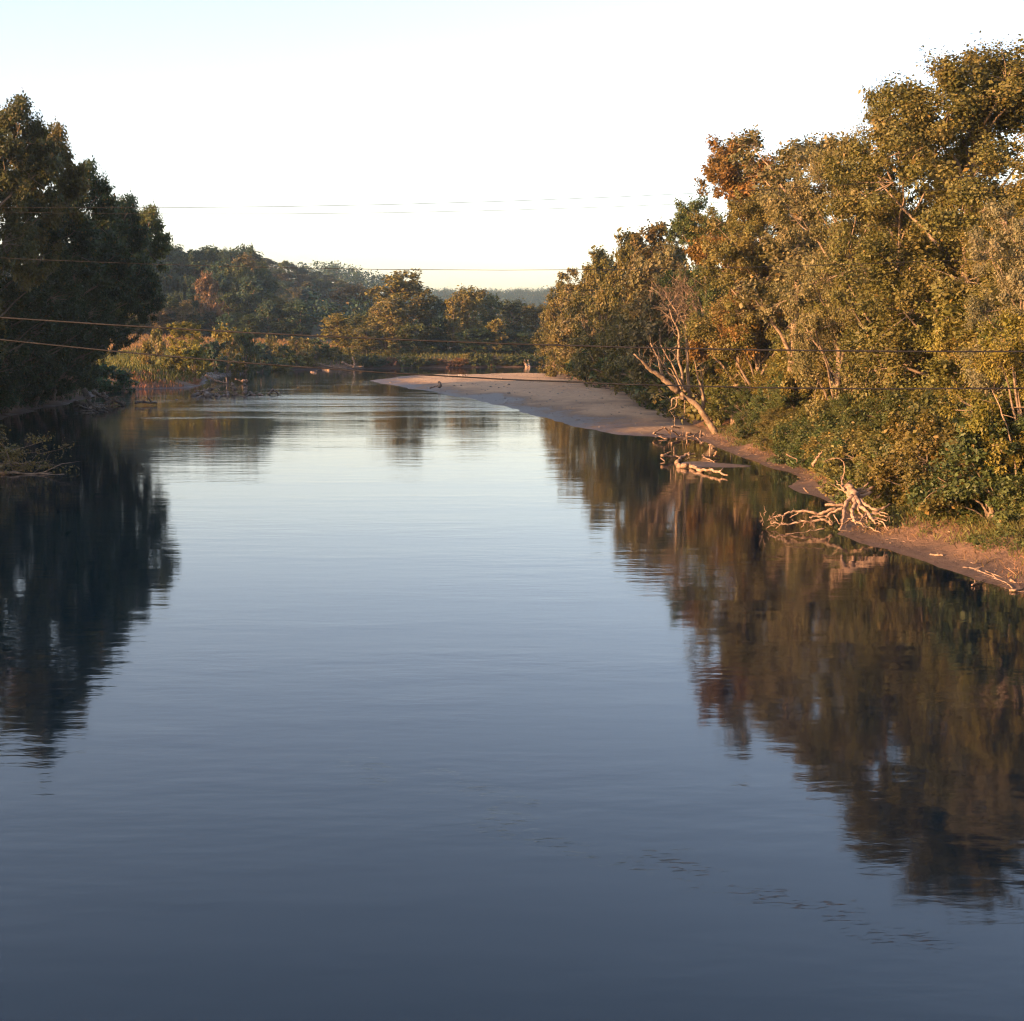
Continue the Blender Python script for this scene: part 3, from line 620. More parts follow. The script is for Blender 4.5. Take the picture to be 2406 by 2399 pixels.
for row, Y in enumerate((800, 850, 900, 950)):
    for px in np.arange(600 + row * 6, 900, 15):
        yy = Y + random.uniform(-18, 18); pxx = px + random.uniform(-5, 5); x = (pxx - CX) / FPX * yy
        lim = float(np.interp(pxx, [590, 620, 670, 740, 800, 900], [640, 622, 607, 640, 668, 705])); yt = 790 - (790 - lim) * [.55, .72, .88, .99][row] * random.uniform(.94, 1)
        z = h1(x, yy); h = P(pxx, yt, yy)[2] - z
        if h < 8: h = 10
        plant(random.choice(['far', 'far4', 'far3']), x, yy, h, min(9, max(5, h * .36)), jit(random.choice([BLUEGREEN, GREEN, (.07, .07, .035)]), .2), 'hilltop_tree', 'hazy tree in the woods of the second hill', 'tree', 'trees of the second hill woods')
# tree cover of the unseen shoulder added to shade the near hill
for i in range(46):
    x = random.uniform(-400, -235); y = random.uniform(400, 640)
    if x / y > -.37: continue
    plant('far', x, y, random.uniform(18, 23), random.uniform(6, 8), jit(BLUEGREEN), 'hillside_tree', 'unseen blue-green tree on the shoulder added to shade the near hill', 'tree', 'trees of the near hill woods')
# distant woods: one mass
C, RC, OUT = [], [], []
def mass(xf, y0, y1, n, h0, h1_, r0, r1):
    for i in range(n):
        y = rng.uniform(y0, y1); x = xf(y) if callable(xf) else rng.uniform(*xf)
        z = h1(x, y); h = rng.uniform(h0, h1_)
        for j in range(5):
            C.append((x + rng.normal(0, r0 * .5), y + rng.normal(0, r0 * .5), z + h * (.35 + .13 * j))); RC.append(rng.uniform(r0, r1) * (.6 if j == 4 else 1) * .55); OUT.append((0, 0, 1.0))
mass(lambda y: (rng.uniform(700, 960) - CX) / FPX * y, 1200, 1450, 170, 16, 22, 6, 9)
mass(lambda y: (rng.uniform(930, 1400) - CX) / FPX * y, 2150, 2650, 420, 16, 24, 11, 17)
mass(lambda y: (rng.uniform(730, 1330) - CX) / FPX * y, 520, 700, 110, 12, 19, 5, 7)
o = link('distant_woods', leaf_mesh('distant_woods', np.array(C, float), np.array(RC), np.array(OUT, float), 170000, 1.5, rng, M_LEAF, .2, .1, .9)); o['kind'] = 'stuff'
o.color = (*BLUEGREEN, 1); tag(o, 'hazy blue-green woods covering the far hills and horizon', 'woods')

# ------------------------------------------------------------------ grass and field
def blades(name, pts, hgt, wid, col, label, lean=.35, cat='grass', per=1):
    n = len(pts); r = rng
    a = r.uniform(0, 2 * math.pi, n); h = (hgt * r.uniform(.5, 1.3, n))[:, None]; wd = (wid * r.uniform(.7, 1.3, n))[:, None]
    b = np.stack([np.cos(a), np.sin(a), np.zeros(n)], 1); tip = np.stack([r.normal(0, lean, n), r.normal(0, lean, n), np.ones(n)], 1)
    V = np.empty((n, 4, 3)); V[:, 0] = pts - b * wd * .5; V[:, 1] = pts + b * wd * .5
    V[:, 2] = pts + tip * h * np.array([.5, .5, .6]) + b * wd * .4; V[:, 3] = pts + tip * h
    k = np.arange(n) * 4; Fc = np.concatenate([np.stack([k, k + 1, k + 2], 1), np.stack([k, k + 2, k + 3], 1)])
    o = link(name, mesh_np(name, V.reshape(-1, 3), Fc, M_GRASS)); o.color = (*col, 1); o['kind'] = 'stuff'; tag(o, label, cat)
    return o
def scatter(n, x0, x1, y0, y1, cond):
    x = rng.uniform(x0, x1, n); y = rng.uniform(y0, y1, n); z = hz(x, y); d = sdf(RIVER, x, y)
    m = cond(x, y, z, d); return np.stack([x, y, z - .02], 1)[m]
p = scatter(110000, 15, 28, 46, 130, lambda x, y, z, d: (d > 1.1 + .8 * wav(x, y, 2.2)) & (rng.uniform(0, 1, len(x)) < sst(1.2, 4.0, d + .8 * wav(x, y, 1.3, 3.0))))
blades('bank_grass', p, .34, .04, (.095, .095, .03), 'short green and dry grass on the near right bank', .5)
p = scatter(16000, 14, 24, 46, 130, lambda x, y, z, d: (d > .9) & (d < 4.5) & (wav(x, y, 3.1, .5) > -.1))
blades('dry_grass', p, .22, .03, (.17, .105, .055), 'dry tan grass along the mud edge of the right bank', .7)
p = scatter(60000, -240, -25, 300, 480, lambda x, y, z, d: (d > 30) & (x / y > -.42))
blades('field_grass', p, 1.1, .26, (.15, .095, .042), 'tall golden grass of the field behind the left bank', .15)
p = scatter(95000, -125, 45, 225, 460, lambda x, y, z, d: (d > 2.0) & (d < 34) & (x / y > -.42) & ((x < -20) | (y > 405)))
blades('bank_weeds_cover', p, 1.0, .22, (.085, .092, .027), 'green and yellow weeds covering the left bank', .3, 'weeds')
p = scatter(14000, -75, -50, 240, 300, lambda x, y, z, d: (d > .8) & (d < 9) & (wav(x, y, 5, .2) > -.2))
blades('dry_bank_grass', p, .5, .14, (.26, .13, .07), 'dry reddish grass on the eroded left bank', .4)
p = scatter(16000, -72, -40, 95, 245, lambda x, y, z, d: (d > 1.0) & (d < 12))
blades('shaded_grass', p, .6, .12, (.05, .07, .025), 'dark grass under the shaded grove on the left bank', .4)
x = rng.uniform(15, 27, 2600); yv = rng.uniform(46, 132, 2600); d = sdf(RIVER, x, yv); m = (d > 1.8 + .9 * wav(x, yv, 2.4, 1.1)) & (d < 9); x = x[m]; yv = yv[m]
o = link('ground_cover', leaf_mesh('ground_cover', np.stack([x, yv, hz(x, yv) + .12], 1), rng.uniform(.25, .6, len(x)), np.tile(np.array([[0, 0, 1.0]]), (len(x), 1)), 60000, .10, rng, M_LEAF, .15, .1, .45)); o['kind'] = 'stuff'
o.color = (.07, .085, .024, 1); tag(o, 'low leafy weeds covering the slope of the right bank', 'weeds')
# twigs, bark and leaf litter left by high water on the right bank
n = 5200; x = rng.uniform(14, 24, n); yv = rng.uniform(46, 132, n); d = sdf(RIVER, x, yv); m = (d > .25) & (d < 5.0) & (rng.uniform(0, 1, n) < .25 + .75 * (wav(x, yv, 1.7, .9) > .1)); x = x[m]; yv = yv[m]
T = Tubes()
for a, b, c in zip(x, yv, hz(x, yv)):
    L = abs(rng.normal(0, .22)) + .05; t = rng.uniform(0, 6.28); e = np.array([math.cos(t), math.sin(t), rng.normal(0, .1)]) * L; q = np.array([a, b, c + .015])
    T.add([q - e / 2, q + rng.normal(0, .02, 3), q + e / 2], rng.uniform(.006, .016), 3, cap=False)
o = link('bank_litter', T.mesh('bank_litter', M_DRIFT)); o['kind'] = 'stuff'; tag(o, 'scattered twigs and litter on the mud of the right bank', 'litter')
# pebbles, driftline twigs and clods on the sand bar
n = 2600; x = rng.uniform(-28, 16, n); yv = rng.uniform(130, 345, n); zz = sandz(x, yv); m = (zz > .03) & (rng.uniform(0, 1, n) < .25 + .75 * (np.abs(wav(x, yv * .5, 4.0, .6)) < .15)); x = x[m]; yv = yv[m]; zz = zz[m]
ico = np.array([(1, 0, 0), (-1, 0, 0), (0, 1, 0), (0, -1, 0), (0, 0, .6), (0, 0, -.6)], float); icf = np.array([(0, 2, 4), (2, 1, 4), (1, 3, 4), (3, 0, 4), (2, 0, 5), (1, 2, 5), (3, 1, 5), (0, 3, 5)])
V = (np.stack([x, yv, zz + .02], 1)[:, None, :] + ico[None] * np.exp(rng.normal(-2.6, .45, (len(x), 1, 1))) * rng.uniform(.6, 1.5, (len(x), 6, 1))).reshape(-1, 3)
Fc = (icf[None] + (np.arange(len(x)) * 6)[:, None, None]).reshape(-1, 3)
o = link('sandbar_pebbles', mesh_np('sandbar_pebbles', V, Fc, M_ROCK)); o['kind'] = 'stuff'; tag(o, 'pebbles and clods scattered over the sandbar', 'pebbles')
# gravel strip below the left bank thicket
x = rng.uniform(-70, -60, 1500); yv = rng.uniform(318, 384, 1500); d = sdf(RIVER, x, yv); m = (d > -.2) & (d < 2.4)
C = np.stack([x[m], yv[m], np.maximum(hz(x[m], yv[m]), 0) + .05], 1)
ico = np.array([(1, 0, 0), (-1, 0, 0), (0, 1, 0), (0, -1, 0), (0, 0, 1), (0, 0, -1)], float); icf = np.array([(0, 2, 4), (2, 1, 4), (1, 3, 4), (3, 0, 4), (2, 0, 5), (1, 2, 5), (3, 1, 5), (0, 3, 5)])
V = (C[:, None, :] + ico[None] * rng.uniform(.10, .34, (len(C), 1, 1)) * rng.uniform(.7, 1.3, (len(C), 6, 1))).reshape(-1, 3)
Fc = (icf[None] + (np.arange(len(C)) * 6)[:, None, None]).reshape(-1, 3)
o = link('gravel', mesh_np('gravel', V, Fc, M_ROCK)); o['kind'] = 'stuff'; tag(o, 'pale gravel strip along the waterline below the left bank', 'gravel')

# ------------------------------------------------------------------ dead wood
def crop(x0, y0, s): return lambda cx, cyy: (x0 + cx / s, y0 + cyy / s)
def log_at(name, label, pts, r0, r1, mat, cat='log', group=None, twig=0, sides=7, rough=.12):
    """one log or branch through world points; broken stubs grow from it"""
    p = bend(pts, 5, .25 * r0); T = Tubes(); base = p[0].copy()
    T.add(p - base, np.linspace(r0, r1, len(p)) * (1 + .12 * np.sin(np.arange(len(p)) * 1.7)), sides, rough)
    L = np.linalg.norm(p[-1] - p[0])
    for i in range(twig):
        k = random.randrange(1, len(p) - 1); q = p[k] - base
        dv = unit(rng.normal(size=3) * np.array([1, .7, .7]) + unit(p[-1] - p[0]) * .7 + np.array([0, 0, .25])) * L * random.uniform(.10, .28)
        T.add([q, q + dv * .55 + rng.normal(0, .05 * L * .2, 3), q + dv], [r1 * .7 + .2 * r0 * .5, r1 * .4 + .01, .008], 4, .1)
    o = link(name, T.mesh(name, mat), None, base)
    return tag(o, label, cat, group)

# uprooted stump on the point of mud (parts: base, each root, each bare branch)
cr = crop(1800, 1050, 5.52)
def rp(lst, Y0, slope=.0075):
    out = []
    for cx, cyy in lst:
        out.append(P(*cr(cx, cyy), Y0 - (cyy - 600) * slope))
    return np.array(out)
s0 = G(2015, 1250); root = empty('uprooted_stump', (float(s0[0]), 66.0, .1), 'pale uprooted stump with splayed roots at the water on the right bank', 'stump')
off = np.array(root.location)
def part(nm, pts, w0, w1, mat=M_DRIFT, twig=0, wob=.02):
    p = bend(pts, 4, wob * 1.1); T = Tubes(); sc_ = 66 / FPX / 5.52 / 2
    ra, rb = w0 * sc_ * 1.12, w1 * sc_ * 1.12
    T.add(p - off, np.linspace(ra, rb, len(p)) * (1 + .10 * np.sin(np.arange(len(p)) * 1.3)), 8, .15)
    for i in range(twig):
        k = random.randrange(len(p) // 3, len(p)); q = p[k] - off; dv = unit(rng.normal(size=3) * np.array([1, .6, .8])) * random.uniform(.15, .5)
        T.add([q, q + dv * .5 + rng.normal(0, .03, 3), q + dv], [rb * .6, rb * .4, .006], 4)
    return link(nm, T.mesh(nm, mat), root)
part('stump_base', rp([(1050, 520), (1090, 570), (1130, 630), (1165, 700)], 67.5), 120, 110, wob=.05)
for lst, w0, w1, tw in [([(1120, 640), (1050, 700), (1020, 800), (1010, 900), (990, 1000)], 60, 26, 1), ([(1150, 640), (1150, 750), (1115, 850), (1130, 920), (1145, 965)], 62, 30, 1), ([(1165, 640), (1200, 750), (1290, 830), (1360, 920), (1400, 970), (1490, 1000)], 68, 16, 3),
        ([(1390, 950), (1480, 960), (1540, 1020), (1580, 1078)], 20, 10, 2), ([(1190, 680), (1270, 740), (1350, 790), (1450, 820), (1530, 795), (1620, 740)], 50, 20, 3), ([(1185, 760), (1220, 870), (1300, 930), (1310, 990)], 30, 14, 1), ([(1300, 860), (1240, 950), (1205, 975)], 26, 12, 0),
        ([(1330, 870), (1450, 875), (1600, 905)], 30, 10, 2), ([(1360, 905), (1480, 930), (1570, 955)], 24, 8, 2), ([(1380, 850), (1480, 850), (1590, 880)], 26, 8, 1)]:
    part('root', rp(lst, 67.3), w0, w1, twig=tw)
for lst, w0, w1, Y0, tw in [([(1100, 560), (1230, 550), (1330, 460)], 36, 18, 68, 0), ([(1150, 600), (1270, 580), (1400, 520)], 62, 40, 68.2, 0), ([(1180, 650), (1300, 620), (1375, 590)], 52, 32, 68, 0), ([(1010, 560), (985, 470), (975, 380)], 36, 14, 67.6, 1), ([(1020, 560), (950, 490), (905, 435)], 24, 10, 67.5, 0),
        ([(1050, 550), (1060, 470), (1110, 440)], 26, 10, 67.8, 1), ([(1010, 580), (920, 520), (840, 478)], 14, 6, 67.5, 1), ([(1010, 760), (900, 752), (768, 757)], 38, 32, 67.6, 0)]:
    part('broken_limb', rp(lst, Y0, .004), w0, w1, twig=tw)
for lst, w0, w1, Y0, tw in [([(1000, 790), (880, 840), (780, 890), (640, 900), (560, 912)], 36, 16, 68.6, 3), ([(900, 800), (780, 842), (690, 870), (600, 842), (430, 832), (290, 852), (220, 888), (120, 905), (40, 955)], 44, 12, 69.2, 6), ([(860, 1010), (770, 952), (690, 945), (590, 978), (480, 966), (380, 990), (240, 1010), (120, 985), (60, 1000)], 32, 12, 68.4, 7),
        ([(590, 980), (560, 1040)], 18, 7, 68.3, 0), ([(510, 980), (480, 1020), (455, 1050)], 18, 7, 68.3, 0), ([(430, 850), (370, 885), (305, 912)], 15, 7, 69, 1), ([(280, 860), (225, 890), (215, 945)], 14, 6, 69, 1), ([(770, 900), (840, 950), (860, 1005)], 18, 10, 68.4, 1), ([(880, 880), (930, 970), (990, 1012)], 14, 7, 67.8, 1),
        ([(945, 1072), (1000, 1000), (1080, 955), (1140, 965), (1165, 1000)], 26, 16, 67.6, 2), ([(1160, 985), (1210, 980), (1290, 1035), (1360, 1045), (1400, 1080), (1510, 1120)], 26, 10, 67.6, 4), ([(1510, 1120), (1555, 1085)], 12, 6, 67.6, 0), ([(770, 1050), (620, 1075), (500, 1100), (250, 1130)], 14, 6, 67.3, 0)]:
    part('bare_branch', rp(lst, Y0, .0012 if Y0 > 68 else .0055), w0, w1, twig=tw)
for i in range(16):
    c = np.array([80 + rng.normal(0, 70), 980 + rng.normal(0, 45)]); e = c + rng.normal(0, 75, 2); e[1] = min(e[1], 1075); c[1] = min(c[1], 1060)
    part('twig', rp([tuple(c), tuple((c + e) / 2 + rng.normal(0, 14, 2)), tuple(e)], 68.5 + rng.normal(0, .25), .0005), 9, 4)

# dead branches and sticks on the right bank
c5 = crop(1800, 1050, 5.52)
def gpts(cf, lst, z): return [G(*cf(a, b), z) for a, b in lst]
def ppts(cf, lst, Y): return [P(*cf(a, b), Y) for a, b in lst]
log_at('dead_branch', 'crooked dead branch standing on the bank above the uprooted stump', ppts(c5, [(600, 250), (640, 175), (690, 110), (720, 55), (795, 0)], 84), .10, .03, M_DRIFT, 'branch', twig=3)
log_at('dead_branch', 'thin arched dead stem bending over behind the uprooted stump', ppts(c5, [(985, 470), (1015, 300), (1005, 200), (940, 150), (850, 158), (750, 190)], 71), .035, .012, M_DRIFT, 'branch')
log_at('dead_branch', 'small bare branch under the overhanging shrubs left of the stump', ppts(c5, [(265, 95), (330, 130), (400, 160), (398, 200)], 92), .05, .02, M_DRIFT, 'branch')
log_at('dead_branch', 'little forked snag poking out of the water left of the stump', ppts(c5, [(490, 530), (525, 575), (550, 596)], 80), .05, .025, M_DRIFT, 'branch', twig=2)
log_at('dead_branch', 'grey bare branches at the right edge above the near grass', [P(2390, 1130, 61), P(2375, 1040, 61), P(2350, 960, 61), P(2330, 915, 61.5)], .05, .015, M_PALEBARK, 'branch', twig=7)
c4 = crop(2000, 1150, 4.76)
for i, (lst, r0, lab) in enumerate([([(885, 725), (960, 735), (1025, 735)], .05, 'single pale stick lying by itself on the mud right of the stump'), ([(1250, 872), (1370, 885), (1440, 945), (1500, 985)], .035, 'bent pale stick at the left end of the near stick pile'), ([(1400, 895), (1540, 955), (1700, 1030)], .04, 'longest stick along the near stick pile'),
        ([(1470, 965), (1600, 1000), (1720, 1040), (1800, 1100)], .04, 'stick sliding into the water from the near stick pile'), ([(1500, 910), (1600, 950), (1690, 985)], .028, 'upper stick of the near stick pile'), ([(1350, 1068), (1430, 1030), (1490, 1008)], .03, 'stick poking into the water from the near stick pile'),
        ([(1770, 1122), (1840, 1125), (1932, 1105)], .05, 'pale stick at the right edge by the water'), ([(1790, 1020), (1840, 1040)], .06, 'short pale block of wood on the mud at the right edge'), ([(1560, 930), (1650, 1010), (1745, 1050)], .025, 'crossing stick in the middle of the near stick pile'), ([(1340, 820), (1390, 826)], .03, 'tiny pale stick above the near stick pile')]):
    pts = []
    for a, b in lst:
        q = G(*c4(a, b), .15); zz = max(.03, landz(q[0], q[1]))
        q = G(*c4(a, b), zz + r0 * .8); pts.append(q)
    log_at('stick', lab, pts, r0, r0 * .5, M_DRIFT, 'stick', None, 1, 5)

# driftwood piles in the water
c3 = crop(1500, 950, 6.44)
def pile(cf, items, Y, sc_, mat, name, group, cat='log'):
    for lst, wd, lab, tw in items:
        wm = wd / sc_ / FPX * Y / 2 * (1.0 if Y < 150 else 1.3)
        pts = []
        for i, (a, b) in enumerate(lst):
            Yp = min(Y + (i - len(lst) / 2) * .5, G(*cf(a, b), .05)[1] if cf(a, b)[1] > 800 else 1e9); pts.append(P(*cf(a, b), Yp))
        log_at(name, lab, pts, wm, wm * .7, mat, cat, None, tw)
pile(c3, [([(345, 772), (480, 785), (620, 803)], 42, 'level pale log at the left end of the driftwood by the mud spit', 0), ([(575, 880), (670, 800), (775, 738)], 66, 'thick slanting log in the driftwood by the mud spit', 1), ([(760, 765), (855, 745)], 24, 'short log stub right of the thick slanting log', 0),
    ([(385, 768), (500, 710)], 24, 'short log tilted up behind the level pale log', 0), ([(340, 812), (398, 862)], 20, 'small broken log dipping into the water at the left of the driftwood', 0), ([(540, 780), (534, 645)], 13, 'thin upright stick in the driftwood by the mud spit', 0),
    ([(620, 800), (560, 770), (700, 780)], 14, 'crossed sticks behind the thick slanting log', 3), ([(700, 850), (800, 800), (940, 820)], 14, 'low branch lying on the mud spit', 3)], 106.5, 6.44, M_DRIFT, 'driftwood_log', 'driftwood')
pile(c3, [([(962, 770), (1090, 806), (1225, 796)], 26, 'upper log of the crossed pair under the upright post', 0), ([(985, 800), (1070, 838), (1152, 880)], 26, 'lower log of the crossed pair under the upright post', 0), ([(1140, 776), (1228, 798)], 22, 'short log right of the upright post', 0),
    ([(1110, 660), (1180, 700), (1150, 800)], 30, 'dark twisted root beside the upright post', 5)], 108, 6.44, M_DRIFT, 'driftwood_log', 'driftwood')
pr = empty('driftwood_post', P(*c3(1078, 850), 108), 'pale upright post with a flat cap in the driftwood', 'post'); o0 = np.array(pr.location)
T = Tubes(); T.add(bend([P(*c3(1078, 850), 108) - o0, P(*c3(1080, 740), 108) - o0, P(*c3(1085, 618), 108) - o0], 4, .01), .055, 7, .1); link('shaft', T.mesh('shaft', M_DRIFT), pr)
T = Tubes(); T.add(bend([P(*c3(1058, 612), 108) - o0, P(*c3(1107, 606), 108) - o0], 3, .01), .06, 7, .12); link('cap', T.mesh('cap', M_DRIFT), pr)
fl = [G(*c3(a, b), .16) for a, b in [(600, 925), (700, 932), (800, 935), (900, 978), (1140, 1025), (1350, 1072)]]
o = log_at('driftwood_log', 'long forked pale log floating in front of the mud spit', fl, .20, .05, M_DRIFT, 'log')
log_at('driftwood_branch', 'short fork standing up at the tip of the floating log', [fl[4], G(*c3(1250, 1000), .35), P(*c3(1282, 958), 97.5)], .07, .03, M_DRIFT, 'branch')
Y1 = 130.5
pile(c3, [([(230, 432), (310, 390), (392, 350)], 26, 'left log of the tent-shaped driftwood at the sandbar edge', 0), ([(394, 352), (430, 380), (470, 440)], 26, 'right log of the tent-shaped driftwood at the sandbar edge', 1), ([(218, 445), (320, 455), (425, 472)], 20, 'flat log under the tent-shaped driftwood', 1), ([(500, 398), (560, 430), (608, 485)], 24, 'curved log right of the tent-shaped driftwood', 1),
    ([(460, 380), (490, 460)], 16, 'short prop between the tent-shaped and curved logs', 0), ([(508, 338), (570, 345), (645, 362)], 24, 'pale log resting on the mud behind the driftwood heap', 0), ([(498, 585), (570, 570), (645, 553)], 28, 'low log lying at the water in front of the driftwood heap', 0), ([(575, 515), (640, 512), (710, 510)], 16, 'thin level stick in front of the driftwood heap', 1),
    ([(742, 425), (738, 500), (735, 575)], 28, 'upright stub in the middle of the driftwood heap', 1), ([(682, 350), (672, 480)], 11, 'thin upright twig in the driftwood heap', 2), ([(830, 482), (870, 450), (915, 418)], 22, 'left leg of the pyramid of driftwood at the leaning tree foot', 1), ([(932, 515), (940, 460), (947, 395)], 28, 'upright of the pyramid of driftwood at the leaning tree foot', 2),
    ([(1040, 490), (1000, 460), (955, 420)], 18, 'right leg of the pyramid of driftwood at the leaning tree foot', 2), ([(870, 495), (910, 530), (965, 585)], 16, 'stick trailing toward the water from the driftwood pyramid', 1), ([(765, 425), (800, 450), (850, 485)], 20, 'slanting log between heap and pyramid of driftwood', 1),
    ([(300, 480), (420, 520), (560, 500)], 14, 'tangled branch at the water under the driftwood heap', 6), ([(620, 470), (720, 480), (820, 500)], 14, 'tangled branch linking the driftwood heap and pyramid', 6)], Y1, 6.44, M_DRIFT, 'driftwood_log', 'driftwood')
log_at('bare_sapling', 'thin bare sapling standing behind the driftwood heap', [P(*c3(548, 350), 131.5), P(*c3(550, 270), 131.5), P(*c3(545, 200), 131.5), P(*c3(512, 150), 131.5), P(*c3(480, 110), 131.5)], .045, .015, M_PALEBARK, 'sapling', twig=4)

# leaning tree with many bare stems
cL = crop(1440, 640, 4.587)
base = P(*cL(1110, 1760), 129); lt = empty('leaning_tree', base, 'leaning pale tree with many bare stems reaching over the sandbar', 'tree'); lo = np.array(lt.location)
def stem(nm, lst, w0, w1, dy=0.0, twig=0, mat=M_PALEBARK, slope=0.0):
    p = bend([P(*cL(a, b), 129 + dy + slope * i) for i, (a, b) in enumerate(lst)], 4, .03); T = Tubes(); k = 129 / FPX / 4.587 / 2
    T.add(p - lo, np.linspace(w0, w1, len(p)) * k * (1.0 if nm == 'trunk' else 1.3), 7, .1)
    for i in range(twig):
        j = random.randrange(len(p) // 2, len(p)); q = p[j] - lo; dv = unit(rng.normal(size=3) * np.array([1, 1, .5]) + np.array([0, 0, .9])) * random.uniform(.6, 2.2)
        m1 = q + dv * .5 + rng.normal(0, .08, 3); T.add([q, m1, q + dv], [.03, .02, .008], 4)
        for _ in range(2):
            d2 = unit(dv + rng.normal(size=3) * .7) * random.uniform(.4, 1.1); T.add([m1, m1 + d2], [.014, .006], 3)
    return link(nm, T.mesh(nm, mat), lt)
stem('trunk', [(1125, 1790), (1050, 1640), (970, 1520), (900, 1430), (790, 1350), (700, 1280)], 80, 50)
stem('stem', [(700, 1285), (600, 1200), (500, 1110), (390, 1040), (320, 960), (225, 880)], 60, 12, 0, 6, slope=-.3)
stem('stem', [(560, 1175), (530, 1090), (500, 960), (450, 850), (405, 760)], 36, 8, 0, 5)
stem('stem', [(730, 1270), (660, 1160), (570, 1030), (510, 930), (470, 800)], 26, 7, .3, 5)
stem('stem', [(760, 1260), (720, 1170), (640, 1000), (560, 870), (515, 780)], 22, 6, -.3, 5)
stem('stem', [(780, 1290), (755, 1170), (725, 1020), (705, 900), (716, 700), (690, 590), (640, 500), (600, 360)], 36, 7, 0, 10)
stem('stem', [(830, 1350), (815, 1200), (808, 1000), (800, 800), (790, 680), (775, 560), (700, 450), (640, 360), (560, 250)], 34, 6, .5, 14)
stem('stem', [(775, 560), (780, 480), (772, 420), (800, 330)], 14, 5, .5, 10)
stem('stem', [(960, 1520), (975, 1360), (935, 1200), (905, 1060), (880, 940)], 34, 8, .8, 5)
stem('stem', [(1000, 1400), (970, 1290), (965, 1150), (940, 1020)], 26, 8, 1.2, 4)
stem('stem', [(740, 1260), (680, 1130), (600, 1030)], 20, 6, -.4, 3)
stem('stem', [(690, 940), (660, 880), (580, 820)], 14, 5, .2, 3)
stem('stem', [(820, 780), (860, 720), (910, 655)], 14, 5, .5, 3)
stem('stem', [(700, 690), (650, 650)], 10, 5, .2, 1)
stem('hanging_root', [(770, 1360), (690, 1350), (640, 1370), (630, 1450)], 30, 8, -.2, 0)
stem('hanging_root', [(690, 1360), (680, 1440), (600, 1490)], 16, 5, -.3, 0)
stem('hanging_root', [(770, 1365), (775, 1450), (768, 1520)], 14, 6, -.2, 0)
# fine twig haze in its top
Cc = np.array([P(*cL(700 + rng.normal(0, 110), 260 + rng.normal(0, 130)), 129.5) for _ in range(60)]) - lo
T = Tubes()
for q in Cc:
    for _ in range(4):
        d2 = unit(rng.normal(size=3) * np.array([.6, .6, .4]) + np.array([-.1, 0, .9])) * random.uniform(.7, 1.8); T.add([q - d2 * .5, q + rng.normal(0, .06, 3), q + d2 * .5], [.016, .012, .006], 3, cap=False)
link('twigs', T.mesh('twigs', M_PALEBARK), lt)

# log jams on the left
cj = crop(150, 830, 5.52)
pile(cj, [([(370, 495), (500, 560), (645, 655)], 40, 'dark slanting log at the top of the left log jam', 2), ([(150, 640), (370, 682), (570, 672)], 52, 'long dark log lying level in the left log jam', 1), ([(640, 595), (710, 635), (785, 676)], 34, 'forward log at the right end of the left log jam', 1), ([(500, 515), (560, 560), (620, 625)], 34, 'second slanting log in the left log jam', 2),
    ([(575, 670), (630, 610), (690, 565)], 26, 'log crossing behind the forward log of the left jam', 2), ([(260, 490), (300, 550), (350, 640)], 60, 'dark rootball at the back of the left log jam', 7), ([(300, 715), (380, 740), (445, 775)], 18, 'curled root at the front of the left log jam', 6), ([(450, 705), (520, 710), (580, 735)], 18, 'second curled root at the front of the left log jam', 5),
    ([(200, 690), (330, 730), (560, 760)], 22, 'lowest waterlogged log of the left log jam', 5), ([(925, 645), (1060, 632), (1205, 645)], 26, 'dark log barely above water right of the left log jam', 4), ([(1090, 575), (1120, 610), (1150, 650)], 14, 'upturned stick at the end of the half-sunk log', 1)], 192, 5.52, M_DARKWOOD, 'jam_log', 'jam')
for jam, x0, x1, y0, y1, cf, Y, n in (('left log jam', 180, 780, 560, 760, cj, 188, 16), ('midstream log jam', 360, 1300, 520, 600, crop(400, 840, 6.44), 224, 16)):
    for i in range(n):
        a, b = random.uniform(x0, x1), random.uniform(y0, y1); t = random.uniform(-.7, .7); L = random.uniform(40, 130)
        q = [(a - L * math.cos(t), b - L * math.sin(t) * .6), (a, b - random.uniform(0, 14)), (a + L * math.cos(t), b + L * math.sin(t) * .6)]
        pts = [P(*cf(*v), min(Y, G(*cf(*v), .05)[1])) for v in q]
        log_at('jam_stick', '%s loose stick from the left in the %s' % (ordw(i), jam), pts, random.uniform(.05, .13), .04, random.choice([M_DARKWOOD, M_DRIFT]), 'stick', 'loose sticks of the ' + jam, 2)
log_at('stick', 'thin stick standing upright in the water between the log jams', ppts(cj, [(1500, 480), (1502, 565)], 205), .05, .03, M_DARKWOOD, 'stick')
log_at('fallen_log', 'pale fallen log sloping down the mud bank to the water', [P(*cj(1105, 300), 273), P(*cj(1260, 356), 268), P(*cj(1500, 416), 263)], .26, .14, M_DRIFT, 'log', twig=1)
log_at('fallen_log', 'dark log lying on the bank above the pale fallen log', [P(*cj(715, 195), 268), P(*cj(850, 245), 264), P(*cj(930, 275), 262)], .28, .2, M_BARK, 'log')
cm = crop(400, 840, 6.44)
